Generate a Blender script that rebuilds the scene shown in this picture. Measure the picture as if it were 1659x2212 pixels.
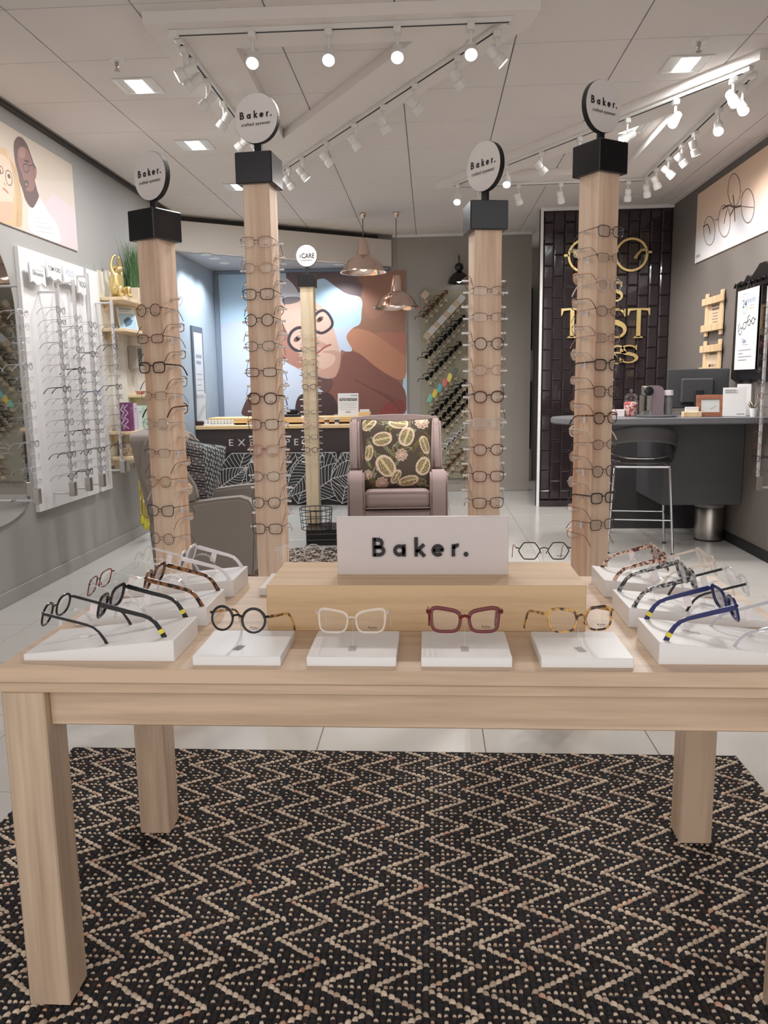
import bpy, bmesh, math, random
import numpy as np
from math import sin, cos, pi, radians, atan2, sqrt
from mathutils import Vector, Matrix
from mathutils.geometry import tessellate_polygon

random.seed(7)
for _o in list(bpy.data.objects):
    bpy.data.objects.remove(_o, do_unlink=True)
SC = bpy.context.scene
COL = SC.collection

# ------------------------------------------------------------------ camera
FPX, CXP, CYP, EYE = 1720.0, 829.5, 1106.0, 1.34
PITCH, YAW, ROLL = radians(9.1326), radians(3.4344), 0.0146
_f = Vector((-sin(YAW)*cos(PITCH), cos(YAW)*cos(PITCH), -sin(PITCH)))
_r0 = Vector((cos(YAW), sin(YAW), 0)); _u0 = _r0.cross(_f)
_r = _r0*cos(ROLL) - _u0*sin(ROLL)
_u = _r.cross(_f)
cam_d = bpy.data.cameras.new('camera')
cam_d.sensor_fit = 'VERTICAL'; cam_d.sensor_height = 36.0
cam_d.lens = FPX*36.0/2212.0
cam_d.clip_start = 0.05; cam_d.clip_end = 100
cam = bpy.data.objects.new('camera', cam_d); COL.objects.link(cam)
_m = Matrix.Identity(4)
for i in range(3):
    _m[i][0] = _r[i]; _m[i][1] = _u[i]; _m[i][2] = -_f[i]
_m.translation = (0, 0, EYE)
cam.matrix_world = _m
SC.camera = cam

# ------------------------------------------------------------------ world, exposure
SC.view_settings.view_transform = 'Standard'
SC.view_settings.look = 'None'
SC.view_settings.gamma = 1.0
SC.view_settings.use_curve_mapping = False
SC.view_settings.exposure = 0.55
SC.cycles.use_denoising = True
SC.cycles.max_bounces = 7
SC.cycles.use_adaptive_sampling = True
SC.cycles.adaptive_threshold = 0.02
SC.cycles.diffuse_bounces = 3
SC.cycles.glossy_bounces = 3
SC.cycles.transparent_max_bounces = 24
SC.cycles.transmission_bounces = 6
SC.cycles.sample_clamp_indirect = 6.0
SC.cycles.caustics_reflective = False
SC.cycles.caustics_refractive = False
WORLD_STRENGTH = 1.0        # the lit mall in front of the open shop front
SPOT_POWER = 23.0           # each track spotlight, watts
DOWN_POWER = 12.0           # each square ceiling downlight
wd = bpy.data.worlds.new('mall_light'); SC.world = wd
wd.use_nodes = True
_bg = wd.node_tree.nodes['Background']
_bg.inputs[0].default_value = (1.0, 0.98, 0.972, 1); _bg.inputs[1].default_value = WORLD_STRENGTH

# ------------------------------------------------------------------ pixel -> place
EYEV = Vector((0, 0, EYE))
def ray(px, py):
    return _f*FPX + _r*(px-CXP) - _u*(py-CYP)
def PZ(px, py, z):
    d = ray(px, py); return EYEV + d*((z-EYE)/d.z)
def PY(px, py, y):
    d = ray(px, py); return EYEV + d*(y/d.y)
def PX(px, py, x):
    d = ray(px, py); return EYEV + d*(x/d.x)

# ------------------------------------------------------------------ materials
MATS = {}
def srgb(c):
    return tuple(((v/12.92) if v <= 0.04045 else ((v+0.055)/1.055)**2.4) for v in c)
def H(r, g, b):
    return srgb((r/255.0, g/255.0, b/255.0))
def new_mat(name):
    m = bpy.data.materials.new(name); m.use_nodes = True
    nt = m.node_tree
    b = nt.nodes['Principled BSDF']
    return m, nt, b
def plain(name, col, rough=0.5, metal=0.0, spec=0.5, var=0.06, scale=8.0, bump=0.0, coat=0.0, stretch=None):
    """colour with a little procedural variation and optional fine relief"""
    if name in MATS: return MATS[name]
    m, nt, b = new_mat(name)
    b.inputs['Roughness'].default_value = rough
    b.inputs['Metallic'].default_value = metal
    b.inputs['Specular IOR Level'].default_value = spec
    b.inputs['Coat Weight'].default_value = coat
    tc = nt.nodes.new('ShaderNodeTexCoord')
    no = nt.nodes.new('ShaderNodeTexNoise'); no.inputs['Scale'].default_value = scale
    no.inputs['Detail'].default_value = 4
    src = tc.outputs['Object']
    if stretch:
        mp = nt.nodes.new('ShaderNodeMapping'); mp.inputs['Scale'].default_value = stretch
        nt.links.new(src, mp.inputs[0]); src = mp.outputs[0]
    nt.links.new(src, no.inputs['Vector'])
    mx = nt.nodes.new('ShaderNodeMix'); mx.data_type = 'RGBA'
    c = Vector(col)
    mx.inputs[6].default_value = (*(c*(1-var)), 1); mx.inputs[7].default_value = (*[min(1, v) for v in c*(1+var)], 1)
    nt.links.new(no.outputs['Fac'], mx.inputs[0]); nt.links.new(mx.outputs[2], b.inputs['Base Color'])
    if bump:
        bp = nt.nodes.new('ShaderNodeBump'); bp.inputs['Strength'].default_value = bump; bp.inputs['Distance'].default_value = 0.002
        nt.links.new(no.outputs['Fac'], bp.inputs['Height']); nt.links.new(bp.outputs[0], b.inputs['Normal'])
    MATS[name] = m
    return m
def wood(name, light, dark, axis='X', scale=1.0, rough=0.45, knots=0.0):
    if name in MATS: return MATS[name]
    m, nt, b = new_mat(name)
    b.inputs['Roughness'].default_value = rough
    tc = nt.nodes.new('ShaderNodeTexCoord'); mp = nt.nodes.new('ShaderNodeMapping')
    s = {'X': (1.2, 22, 22), 'Y': (22, 1.2, 22), 'Z': (22, 22, 1.2)}[axis]
    mp.inputs['Scale'].default_value = [v*scale for v in s]
    nt.links.new(tc.outputs['Object'], mp.inputs[0])
    n1 = nt.nodes.new('ShaderNodeTexNoise'); n1.inputs['Scale'].default_value = 1.0; n1.inputs['Detail'].default_value = 5
    n1.inputs['Distortion'].default_value = 0.6
    nt.links.new(mp.outputs[0], n1.inputs['Vector'])
    n2 = nt.nodes.new('ShaderNodeTexNoise'); n2.inputs['Scale'].default_value = 5.0; n2.inputs['Detail'].default_value = 3
    nt.links.new(mp.outputs[0], n2.inputs['Vector'])
    n3 = nt.nodes.new('ShaderNodeTexNoise'); n3.inputs['Scale'].default_value = 0.25
    nt.links.new(mp.outputs[0], n3.inputs['Vector'])
    a1 = nt.nodes.new('ShaderNodeMath'); a1.operation = 'MULTIPLY_ADD'; a1.inputs[1].default_value = 0.35
    nt.links.new(n2.outputs['Fac'], a1.inputs[0]); nt.links.new(n1.outputs['Fac'], a1.inputs[2])
    a2 = nt.nodes.new('ShaderNodeMath'); a2.operation = 'MULTIPLY_ADD'; a2.inputs[1].default_value = 0.5
    nt.links.new(n3.outputs['Fac'], a2.inputs[0]); nt.links.new(a1.outputs[0], a2.inputs[2])
    cr = nt.nodes.new('ShaderNodeValToRGB')
    cr.color_ramp.elements[0].position = 0.62; cr.color_ramp.elements[0].color = (*dark, 1)
    cr.color_ramp.elements[1].position = 1.12 if False else 1.0; cr.color_ramp.elements[1].color = (*light, 1)
    nt.links.new(a2.outputs[0], cr.inputs[0])
    nt.links.new(cr.outputs[0], b.inputs['Base Color'])
    bp = nt.nodes.new('ShaderNodeBump'); bp.inputs['Strength'].default_value = 0.08; bp.inputs['Distance'].default_value = 0.001
    nt.links.new(n2.outputs['Fac'], bp.inputs['Height']); nt.links.new(bp.outputs[0], b.inputs['Normal'])
    MATS[name] = m
    return m
def glass(name, tint=(1, 1, 1), refl=0.10, alpha=0.0, coat=(1, 1, 1), rough=0.03):
    """thin clear sheet: see-through with a fresnel reflection; alpha adds a body colour"""
    if name in MATS: return MATS[name]
    m = bpy.data.materials.new(name); m.use_nodes = True; nt = m.node_tree
    for n in list(nt.nodes): nt.nodes.remove(n)
    out = nt.nodes.new('ShaderNodeOutputMaterial')
    tr = nt.nodes.new('ShaderNodeBsdfTransparent'); tr.inputs[0].default_value = (*tint, 1)
    gl = nt.nodes.new('ShaderNodeBsdfGlossy'); gl.inputs['Roughness'].default_value = rough; gl.inputs[0].default_value = (*coat, 1)
    fr = nt.nodes.new('ShaderNodeFresnel'); fr.inputs[0].default_value = 1.45
    mu = nt.nodes.new('ShaderNodeMath'); mu.operation = 'MULTIPLY'; mu.inputs[1].default_value = refl*10
    mu.use_clamp = True
    nt.links.new(fr.outputs[0], mu.inputs[0])
    mn = nt.nodes.new('ShaderNodeMath'); mn.operation = 'MINIMUM'; mn.inputs[1].default_value = max(0.3, refl)
    nt.links.new(mu.outputs[0], mn.inputs[0])
    mx = nt.nodes.new('ShaderNodeMixShader')
    nt.links.new(mn.outputs[0], mx.inputs[0]); nt.links.new(tr.outputs[0], mx.inputs[1]); nt.links.new(gl.outputs[0], mx.inputs[2])
    last = mx
    if alpha > 0:
        df = nt.nodes.new('ShaderNodeBsdfDiffuse'); df.inputs[0].default_value = (*tint, 1)
        m2 = nt.nodes.new('ShaderNodeMixShader'); m2.inputs[0].default_value = alpha
        nt.links.new(mx.outputs[0], m2.inputs[1]); nt.links.new(df.outputs[0], m2.inputs[2]); last = m2
    nt.links.new(last.outputs[0], out.inputs[0])
    MATS[name] = m
    return m
def emit(name, col, strength):
    if name in MATS: return MATS[name]
    m, nt, b = new_mat(name)
    b.inputs['Base Color'].default_value = (*col, 1)
    b.inputs['Emission Color'].default_value = (*col, 1); b.inputs['Emission Strength'].default_value = strength
    MATS[name] = m
    return m
def tortoise(name, a, b_, scale=90.0, rough=0.2):
    if name in MATS: return MATS[name]
    m, nt, b = new_mat(name)
    b.inputs['Roughness'].default_value = rough
    tc = nt.nodes.new('ShaderNodeTexCoord')
    no = nt.nodes.new('ShaderNodeTexNoise'); no.inputs['Scale'].default_value = scale; no.inputs['Detail'].default_value = 2
    nt.links.new(tc.outputs['Object'], no.inputs['Vector'])
    cr = nt.nodes.new('ShaderNodeValToRGB')
    cr.color_ramp.elements[0].position = 0.44; cr.color_ramp.elements[0].color = (*a, 1)
    cr.color_ramp.elements[1].position = 0.56; cr.color_ramp.elements[1].color = (*b_, 1)
    nt.links.new(no.outputs['Fac'], cr.inputs[0]); nt.links.new(cr.outputs[0], b.inputs['Base Color'])
    MATS[name] = m
    return m
def print_mat(name, rough=0.5):
    """flat print: colour stored per face"""
    if name in MATS: return MATS[name]
    m, nt, b = new_mat(name)
    b.inputs['Roughness'].default_value = rough
    at = nt.nodes.new('ShaderNodeVertexColor'); at.layer_name = 'Col'
    nt.links.new(at.outputs[0], b.inputs['Base Color'])
    MATS[name] = m
    return m
PRINT = print_mat('printed_ink', 0.55)
CLOTHPRINT = print_mat('printed_cloth', 0.9)

# ------------------------------------------------------------------ mesh builder
class MB:
    def __init__(s): s.v = []; s.f = []; s.c = []
    def add(s, vs, fs, col=None):
        o = len(s.v); s.v += [tuple(p) for p in vs]
        for f in fs:
            s.f.append(tuple(i+o for i in f)); s.c.append(col)
        return s
    def box(s, x0, x1, y0, y1, z0, z1, b=0.0, col=None, M=None):
        if b <= 0:
            vs = [(x, y, z) for z in (z0, z1) for y in (y0, y1) for x in (x0, x1)]
            fs = [(0, 2, 3, 1), (4, 5, 7, 6), (0, 1, 5, 4), (2, 6, 7, 3), (0, 4, 6, 2), (1, 3, 7, 5)]
        else:
            vs = []; idx = {}
            for sx in (0, 1):
                for sy in (0, 1):
                    for sz in (0, 1):
                        X = (x0, x1)[sx]; Y = (y0, y1)[sy]; Z = (z0, z1)[sz]
                        ix = X + (b if sx == 0 else -b); iy = Y + (b if sy == 0 else -b); iz = Z + (b if sz == 0 else -b)
                        for a, p in (('x', (X, iy, iz)), ('y', (ix, Y, iz)), ('z', (ix, iy, Z))):
                            idx[(sx, sy, sz, a)] = len(vs); vs.append(p)
            g = lambda sx, sy, sz, a: idx[(sx, sy, sz, a)]
            fs = []
            for k in (0, 1):
                fs.append((g(k, 0, 0, 'x'), g(k, 1, 0, 'x'), g(k, 1, 1, 'x'), g(k, 0, 1, 'x')))
                fs.append((g(0, k, 0, 'y'), g(1, k, 0, 'y'), g(1, k, 1, 'y'), g(0, k, 1, 'y')))
                fs.append((g(0, 0, k, 'z'), g(1, 0, k, 'z'), g(1, 1, k, 'z'), g(0, 1, k, 'z')))
            for a in (0, 1):
                for c in (0, 1):
                    fs.append((g(a, c, 0, 'x'), g(a, c, 1, 'x'), g(a, c, 1, 'y'), g(a, c, 0, 'y')))
                    fs.append((g(a, 0, c, 'x'), g(a, 1, c, 'x'), g(a, 1, c, 'z'), g(a, 0, c, 'z')))
                    fs.append((g(0, a, c, 'y'), g(1, a, c, 'y'), g(1, a, c, 'z'), g(0, a, c, 'z')))
            for a in (0, 1):
                for c in (0, 1):
                    for d in (0, 1):
                        fs.append((g(a, c, d, 'x'), g(a, c, d, 'y'), g(a, c, d, 'z')))
        if M is not None: vs = [M @ Vector(p) for p in vs]
        return s.add(vs, fs, col)
    def tube(s, pts, r, n=8, closed=False, caps=True, col=None, flat=1.0):
        pts = [Vector(p) for p in pts]; k = len(pts)
        rr = r if isinstance(r, (list, tuple)) else [r]*k
        vs = []; fs = []; prev = None
        for i, p in enumerate(pts):
            if closed: t = pts[(i+1) % k]-pts[i-1]
            else: t = pts[min(i+1, k-1)]-pts[max(i-1, 0)]
            t.normalize()
            if prev is None:
                a = Vector((0, 0, 1)) if abs(t.z) < 0.9 else Vector((0, 1, 0))
            else: a = prev
            a = (a - t*a.dot(t)); 
            if a.length < 1e-6: a = t.orthogonal()
            a.normalize(); prev = a; b = t.cross(a)
            for j in range(n):
                an = 2*pi*(j+0.5)/n
                vs.append(p + a*(rr[i]*cos(an)) + b*(rr[i]*flat*sin(an)))
        m = k if closed else k-1
        for i in range(m):
            for j in range(n):
                i2 = (i+1) % k
                fs.append((i*n+j, i*n+(j+1) % n, i2*n+(j+1) % n, i2*n+j))
        if caps and not closed:
            fs.append(tuple(range(n))); fs.append(tuple((k-1)*n+j for j in range(n)))
        return s.add(vs, fs, col)
    def cyl(s, p0, p1, r0, r1=None, n=16, col=None):
        return s.tube([p0, p1], [r0, r0 if r1 is None else r1], n, col=col)
    def lathe(s, prof, n=24, c=(0, 0, 0), col=None, M=None):
        vs = []; fs = []; k = len(prof)
        for i, (r, z) in enumerate(prof):
            for j in range(n):
                a = 2*pi*j/n; vs.append((c[0]+r*cos(a), c[1]+r*sin(a), c[2]+z))
        for i in range(k-1):
            for j in range(n):
                fs.append((i*n+j, i*n+(j+1) % n, (i+1)*n+(j+1) % n, (i+1)*n+j))
        if prof[0][0] > 1e-6: fs.append(tuple(range(n)))
        if prof[-1][0] > 1e-6: fs.append(tuple((k-1)*n+j for j in range(n)))
        if M is not None: vs = [M @ Vector(p) for p in vs]
        return s.add(vs, fs, col)
    def prism(s, pts, a0, a1, fn, col=None):
        """outline pts (2D) extruded from a0 to a1; fn(u,v,a)->xyz"""
        n = len(pts)
        vs = [fn(u, v, a0) for u, v in pts] + [fn(u, v, a1) for u, v in pts]
        fs = [(i, (i+1) % n, n+(i+1) % n, n+i) for i in range(n)]
        tri = tessellate_polygon([[Vector((u, v, 0)) for u, v in pts]])
        for t in tri:
            fs.append(tuple(t)); fs.append(tuple(n+i for i in t))
        return s.add(vs, fs, col)
    def rbox(s, c, size, r, n=4, M=None, col=None):
        """rounded box"""
        h = [d/2 for d in size]; r = min(r, *h)
        ax = []
        for k in range(3):
            core = h[k]-r
            arc = [core + r*sin(pi/2*i/n)/1.0 for i in range(n+1)]
            mid = [core*t for t in (-0.6, -0.2, 0.2, 0.6)]
            ax.append(sorted(set([-v for v in arc] + mid + arc)))
        vs = []; fs = []
        def P(p):
            q = Vector([max(-(h[k]-r), min(h[k]-r, p[k])) for k in range(3)])
            d = Vector(p)-q
            if d.length > 1e-9: d = d.normalized()*r
            o = q+d+Vector(c)
            return M @ o if M is not None else o
        for k in range(3):
            a, b = [j for j in range(3) if j != k]
            for sgn in (-1, 1):
                o = len(vs); A = ax[a]; B = ax[b]
                for u in A:
                    for w in B:
                        p = [0, 0, 0]; p[k] = sgn*h[k]; p[a] = u; p[b] = w; vs.append(P(p))
                for i in range(len(A)-1):
                    for j in range(len(B)-1):
                        fs.append((o+i*len(B)+j, o+(i+1)*len(B)+j, o+(i+1)*len(B)+j+1, o+i*len(B)+j+1))
        return s.add(vs, fs, col)
    def mesh(s, name, smooth=True, weld=False, angle=0.7, normals=True):
        me = bpy.data.meshes.new(name)
        me.from_pydata(s.v, [], s.f)
        if any(c is not None for c in s.c):
            at = me.color_attributes.new('Col', 'FLOAT_COLOR', 'CORNER')
            arr = []
            for p, c in zip(me.polygons, s.c):
                c = c or (0.8, 0.8, 0.8)
                arr += [c[0], c[1], c[2], 1.0]*p.loop_total
            at.data.foreach_set('color', arr)
        if weld or normals:
            bm = bmesh.new(); bm.from_mesh(me)
            if weld: bmesh.ops.remove_doubles(bm, verts=bm.verts, dist=1e-5)
            if normals: bmesh.ops.recalc_face_normals(bm, faces=bm.faces)
            bm.to_mesh(me); bm.free()
        if smooth:
            me.polygons.foreach_set('use_smooth', [True]*len(me.polygons))
            me.set_sharp_from_angle(angle=angle)
        me.update()
        return me
    def build(s, name, mat, parent=None, smooth=True, weld=False, label=None, angle=0.7, normals=True):
        return link(name, s.mesh(name, smooth, weld, angle, normals), mat, parent, label)

def link(name, me, mat, parent=None, label=None, M=None):
    o = bpy.data.objects.new(name, me); COL.objects.link(o)
    if me is not None and mat is not None:
        if len(me.materials) == 0: me.materials.append(mat)
        if me.materials[0] != mat:
            o.material_slots[0].link = 'OBJECT'; o.material_slots[0].material = mat
    if parent is not None: o.parent = parent
    if M is not None: o.matrix_local = M
    if label: o['label'] = label
    return o
def thing(name, label, cat, loc=(0, 0, 0), rotz=0.0, group=None, M=None):
    o = bpy.data.objects.new(name, None); COL.objects.link(o)
    o.empty_display_size = 0.05
    if M is not None: o.matrix_world = M
    else:
        o.location = loc; o.rotation_euler = (0, 0, rotz)
    o['label'] = label; o['category'] = cat
    if group: o['group'] = group
    return o
def tag(o, label, cat, group=None):
    o['label'] = label; o['category'] = cat
    if group: o['group'] = group
    return o
def struct(o, label=None):
    o['kind'] = 'structure'
    if label: o['label'] = label
    return o
def stuff(o):
    o['kind'] = 'stuff'; return o
ORD = ['first', 'second', 'third', 'fourth', 'fifth', 'sixth', 'seventh', 'eighth', 'ninth', 'tenth', 'eleventh', 'twelfth',
       'thirteenth', 'fourteenth', 'fifteenth', 'sixteenth', 'seventeenth', 'eighteenth']

# ------------------------------------------------------------------ flat print (posters, lettering)
class Art:
    """flat coloured shapes laid on a plane: O + U*u + V*v, lifted along N layer by layer"""
    def __init__(s, O, U, V, N, mb=None):
        s.O = Vector(O); s.U = Vector(U); s.V = Vector(V); s.N = Vector(N); s.mb = mb or MB(); s.k = 0
    def poly(s, pts, col, lift=None):
        s.k += 1
        e = (0.0008 + 0.00008*s.k) if lift is None else lift
        tri = tessellate_polygon([[Vector((u, v, 0)) for u, v in pts]])
        s.mb.add([s.O + s.U*u + s.V*v + s.N*e for u, v in pts], [tuple(t) for t in tri], col)
    def ell(s, u, v, a, b, col, rot=0, n=28):
        c, d = cos(rot), sin(rot)
        s.poly([(u+a*cos(t)*c-b*sin(t)*d, v+a*cos(t)*d+b*sin(t)*c) for t in [2*pi*i/n for i in range(n)]], col)
    def line(s, pts, w, col, closed=False, taper=False):
        s.k += 1; e = 0.0008 + 0.00008*s.k
        P = [Vector((u, v)) for u, v in pts]; n = len(P); L = []; R = []
        for i, p in enumerate(P):
            if closed: t = P[(i+1) % n]-P[i-1]
            else: t = P[min(i+1, n-1)]-P[max(i-1, 0)]
            if t.length < 1e-9: t = Vector((1, 0))
            t.normalize(); nn = Vector((-t.y, t.x))
            ww = w*(1-abs(2*i/(n-1)-1)*0.8) if taper else w
            L.append(p+nn*ww/2); R.append(p-nn*ww/2)
        vs = [s.O + s.U*q.x + s.V*q.y + s.N*e for q in L+R]
        m = n if closed else n-1
        s.mb.add(vs, [(i, (i+1) % n, n+(i+1) % n, n+i) for i in range(m)], col)
    def ring(s, u, v, a, b, w, col, t0=0, t1=2*pi, n=36, rot=0):
        c, d = cos(rot), sin(rot)
        pts = []
        for i in range(n+1):
            t = t0+(t1-t0)*i/n
            pts.append((u+a*cos(t)*c-b*sin(t)*d, v+a*cos(t)*d+b*sin(t)*c))
        s.line(pts, w, col)
    def uv(s, p):
        d = Vector(p)-s.O; return (d.dot(s.U), d.dot(s.V))
    def build(s, name, parent, mat=None, label=None):
        return s.mb.build(name, mat or PRINT, parent, smooth=False, normals=False, label=label)

def text_polys(body, size, font_extra=0.0, align='CENTER', space=1.0):
    """lettering as a flat mesh; returns verts (u,v) and faces"""
    cu = bpy.data.curves.new('lettering', 'FONT'); cu.body = body; cu.size = size; cu.align_x = align
    cu.offset = font_extra; cu.space_character = space; cu.resolution_u = 3
    ob = bpy.data.objects.new('lettering', cu); COL.objects.link(ob)
    bpy.context.view_layer.update()
    dg = bpy.context.evaluated_depsgraph_get()
    me = bpy.data.meshes.new_from_object(ob.evaluated_get(dg))
    vs = [(v.co.x, v.co.y) for v in me.vertices]; fs = [tuple(p.vertices) for p in me.polygons]
    bpy.data.objects.remove(ob); bpy.data.curves.remove(cu); bpy.data.meshes.remove(me)
    return vs, fs
TXT_CACHE = {}
def art_text(A, body, u, v, size, col, extra=0.0, align='CENTER', space=1.0, sx=1.0, rot=0.0):
    key = (body, size, extra, align, space)
    if key not in TXT_CACHE: TXT_CACHE[key] = text_polys(body, size, extra, align, space)
    vs, fs = TXT_CACHE[key]
    A.k += 1; e = 0.0008+0.00008*A.k
    c, s_ = cos(rot), sin(rot)
    A.mb.add([A.O + A.U*(u+x*sx*c-y*s_) + A.V*(v+x*sx*s_+y*c) + A.N*e for x, y in vs], fs, col)

# geometric round lettering for the brand word; unit = cap height
def arc(cx, cy, r, a0, a1, n=16, ry=None):
    return [(cx+r*cos(radians(a0+(a1-a0)*i/n)), cy+(ry or r)*sin(radians(a0+(a1-a0)*i/n))) for i in range(n+1)]
def word_strokes(w):
    h = w/2; x = 0.66
    G = []
    # B
    G.append([(h, 0), (h, 1)])
    G.append([(h, 1-h)] + [(0.3, 1-h)] + arc(0.3, 0.75-h/2+0.005, 0.245-h/2, 90, -90, 12) + [(h, 0.51)])
    G.append([(h, 0.5)] + [(0.34, 0.5)] + arc(0.34, 0.25+h/2, 0.25, 90, -90, 12, 0.25-h/2+0.0) + [(h, h)])
    # a
    o = 1.10
    G.append(arc(o+0.32, 0.32, 0.32-h, 0, 360, 28)); G.append([(o+0.66-h, 0), (o+0.66-h, x-0.02)])
    # k
    o = 2.22
    G.append([(o+h, 0), (o+h, 1.02)]); G.append([(o+h, 0.24), (o+0.5, x-0.02)]); G.append([(o+0.22, 0.36), (o+0.53, 0.0)])
    # e
    o = 3.12
    G.append(arc(o+0.33, 0.32, 0.33-h, 0, 318, 26, 0.33-h)); G.append([(o+h, 0.33), (o+0.66-h*0.4, 0.33)])
    # r
    o = 4.18
    G.append([(o+h, 0), (o+h, x-0.02)]); G.append(arc(o+0.31, 0.35, 0.31-h, 165, 75, 10, 0.33-h))
    return G
def brand_art(A, u, v, cap, col, w=0.17):
    """u,v = lower left of the word"""
    for g in word_strokes(w):
        A.line([(u+x*cap, v+y*cap) for x, y in g], w*cap, col)
    A.ell(u+4.93*cap, v+0.1*cap, 0.115*cap, 0.115*cap, col, n=16)

# ================================================================== palette
M_WALL = plain('grey_wall_paint', H(163, 160, 156), 0.75, var=0.03, scale=2)
M_WALLB = plain('warm_grey_wall_paint', H(164, 157, 148), 0.75, var=0.03, scale=2)
M_WALLR = plain('charcoal_wall_paint', H(114, 107, 102), 0.7, var=0.03, scale=2)
M_FRAME = plain('lit_tint_frame_board', H(240, 232, 226), 0.8, var=0.015)  # ceiling white made lighter: the light on the frames is in the colour
M_CEIL = plain('white_ceiling_board', H(232, 224, 219), 0.85, var=0.02, scale=3)
M_WHITE = plain('white_lacquer', H(236, 234, 233), 0.35, var=0.015, scale=4)
M_WHITEM = plain('white_metal', H(235, 231, 226), 0.35, var=0.02)
M_FLOOR = plain('pale_porcelain', H(202, 198, 192), 0.20, var=0.025, scale=3)
M_GROUT = plain('tile_grout', H(150, 146, 140), 0.9)
M_DARK = plain('black_lacquer', H(24, 23, 26), 0.25, var=0.1)
M_BLACKM = plain('black_matt', H(26, 25, 26), 0.55, var=0.1)
M_CHAR = plain('charcoal_laminate', H(84, 84, 86), 0.4, var=0.05)
M_CHROME = plain('chrome', H(214, 214, 216), 0.12, metal=1.0, var=0.03)
M_STEEL = plain('brushed_steel', H(190, 184, 178), 0.3, metal=1.0, var=0.06, scale=30, stretch=(1, 1, 12))
M_COPPER = plain('copper', H(234, 208, 194), 0.14, metal=1.0, var=0.04)
M_GOLD = plain('gold_leaf', H(232, 206, 144), 0.3, metal=0.75, var=0.05)
M_ALU = plain('satin_aluminium', H(225, 222, 222), 0.35, metal=0.6, var=0.03)
W_TABLE_X = wood('pale_oak_lengthwise', H(214, 186, 158), H(178, 150, 124), 'X', 1.0)
W_TABLE_Z = wood('pale_oak_upright', H(212, 186, 160), H(174, 148, 124), 'Z', 1.0)
W_RISER = wood('oak_veneer', H(216, 184, 144), H(196, 162, 122), 'X', 1.6)
W_PINE = wood('pine_upright', H(242, 214, 188), H(204, 158, 128), 'Z', 0.75, rough=0.5)
W_PINE2 = wood('yellow_pine_upright', H(236, 216, 184), H(208, 174, 132), 'Z', 0.9, rough=0.5)
W_COUNTER = wood('pine_counter', H(234, 200, 150), H(204, 160, 108), 'X', 0.8)
W_WASH = wood('whitewashed_plank', H(232, 224, 210), H(206, 194, 176), 'Z', 0.8, rough=0.7)
W_SHELF = wood('pale_pine_shelf', H(236, 212, 176), H(214, 182, 140), 'Y', 0.8)
W_RED = wood('reddish_wood', H(150, 96, 72), H(112, 66, 48), 'X', 1.0)
W_FRAME = wood('raw_pine_frame', H(232, 204, 166), H(206, 172, 130), 'Z', 1.4)

XL, XR, YB, YT, ZC = -2.66, 2.477, 9.95, 8.63, 3.10

# ================================================================== floor
floor = struct(MB().box(-4.5, 4.5, -4.0, 12.0, -0.10, -0.006).build('floor', M_GROUT, smooth=False))
P_T = 0.626
tile_me = MB().box(-P_T/2+0.002, P_T/2-0.002, -P_T/2+0.002, P_T/2-0.002, -0.008, 0.0, b=0.0012).mesh('tile', smooth=False)
tile_me.materials.append(M_FLOOR)
for i in range(-8, 8):
    for j in range(-9, 15):
        cx = 0.196+(i+0.5)*P_T; cy = 3.05+(j+0.5)*P_T
        if -3.0 < cx < 2.85 and -2.4 < cy < 11.4:
            link('tile', tile_me, M_FLOOR, floor).location = (cx, cy, 0)

# ================================================================== walls
struct(MB().box(XL-0.15, XL, -0.4, YB+0.15, 0, ZC+0.1).build('wall_left', M_WALL, smooth=False))
struct(MB().box(XR, XR+0.15, -0.4, YT+0.14, 0, ZC+0.1).build('wall_right', M_WALLR, smooth=False))
struct(MB().box(XL, 1.216, YB, YB+0.15, 0, ZC+0.1).build('wall_back', M_WALLB, smooth=False))
struct(MB().box(1.0, 2.8, 11.2, 11.3, 0, ZC+0.1).box(2.65, 2.8, YT+0.14, 11.2, 0, ZC+0.1).build('wall_passage', M_WALL, smooth=False))
MBb = MB().box(XL, XL+0.015, -0.4, 8.8, 0, 0.09, b=0.003)
struct(MBb.build('baseboard_left', M_WALL, smooth=False))
struct(MB().box(XR-0.015, XR, -0.4, YT, 0, 0.08, b=0.003).build('baseboard_right', M_BLACKM, smooth=False))
struct(MB().box(-0.6, 1.216, YB-0.015, YB, 0, 0.09, b=0.003).build('baseboard_back', M_WALLB, smooth=False))
# dark-framed mirror and cupboard seen down the passage
pc = thing('wall_cabinet', 'narrow black cabinets seen in the gap beside the tiled wall', 'cabinet', (1.32, 10.9, 0))
MB().box(-0.06, 0.02, -0.1, 0.1, 1.75, 2.55, b=0.005).build('upper_door', M_BLACKM, pc)
MB().box(-0.06, 0.02, -0.1, 0.1, 0.45, 1.35, b=0.005).build('lower_door', M_BLACKM, pc)
MB().box(-0.07, 0.06, 0.1, 0.28, 0.0, 2.6, b=0.005).build('carcass', M_WALL, pc)

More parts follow.
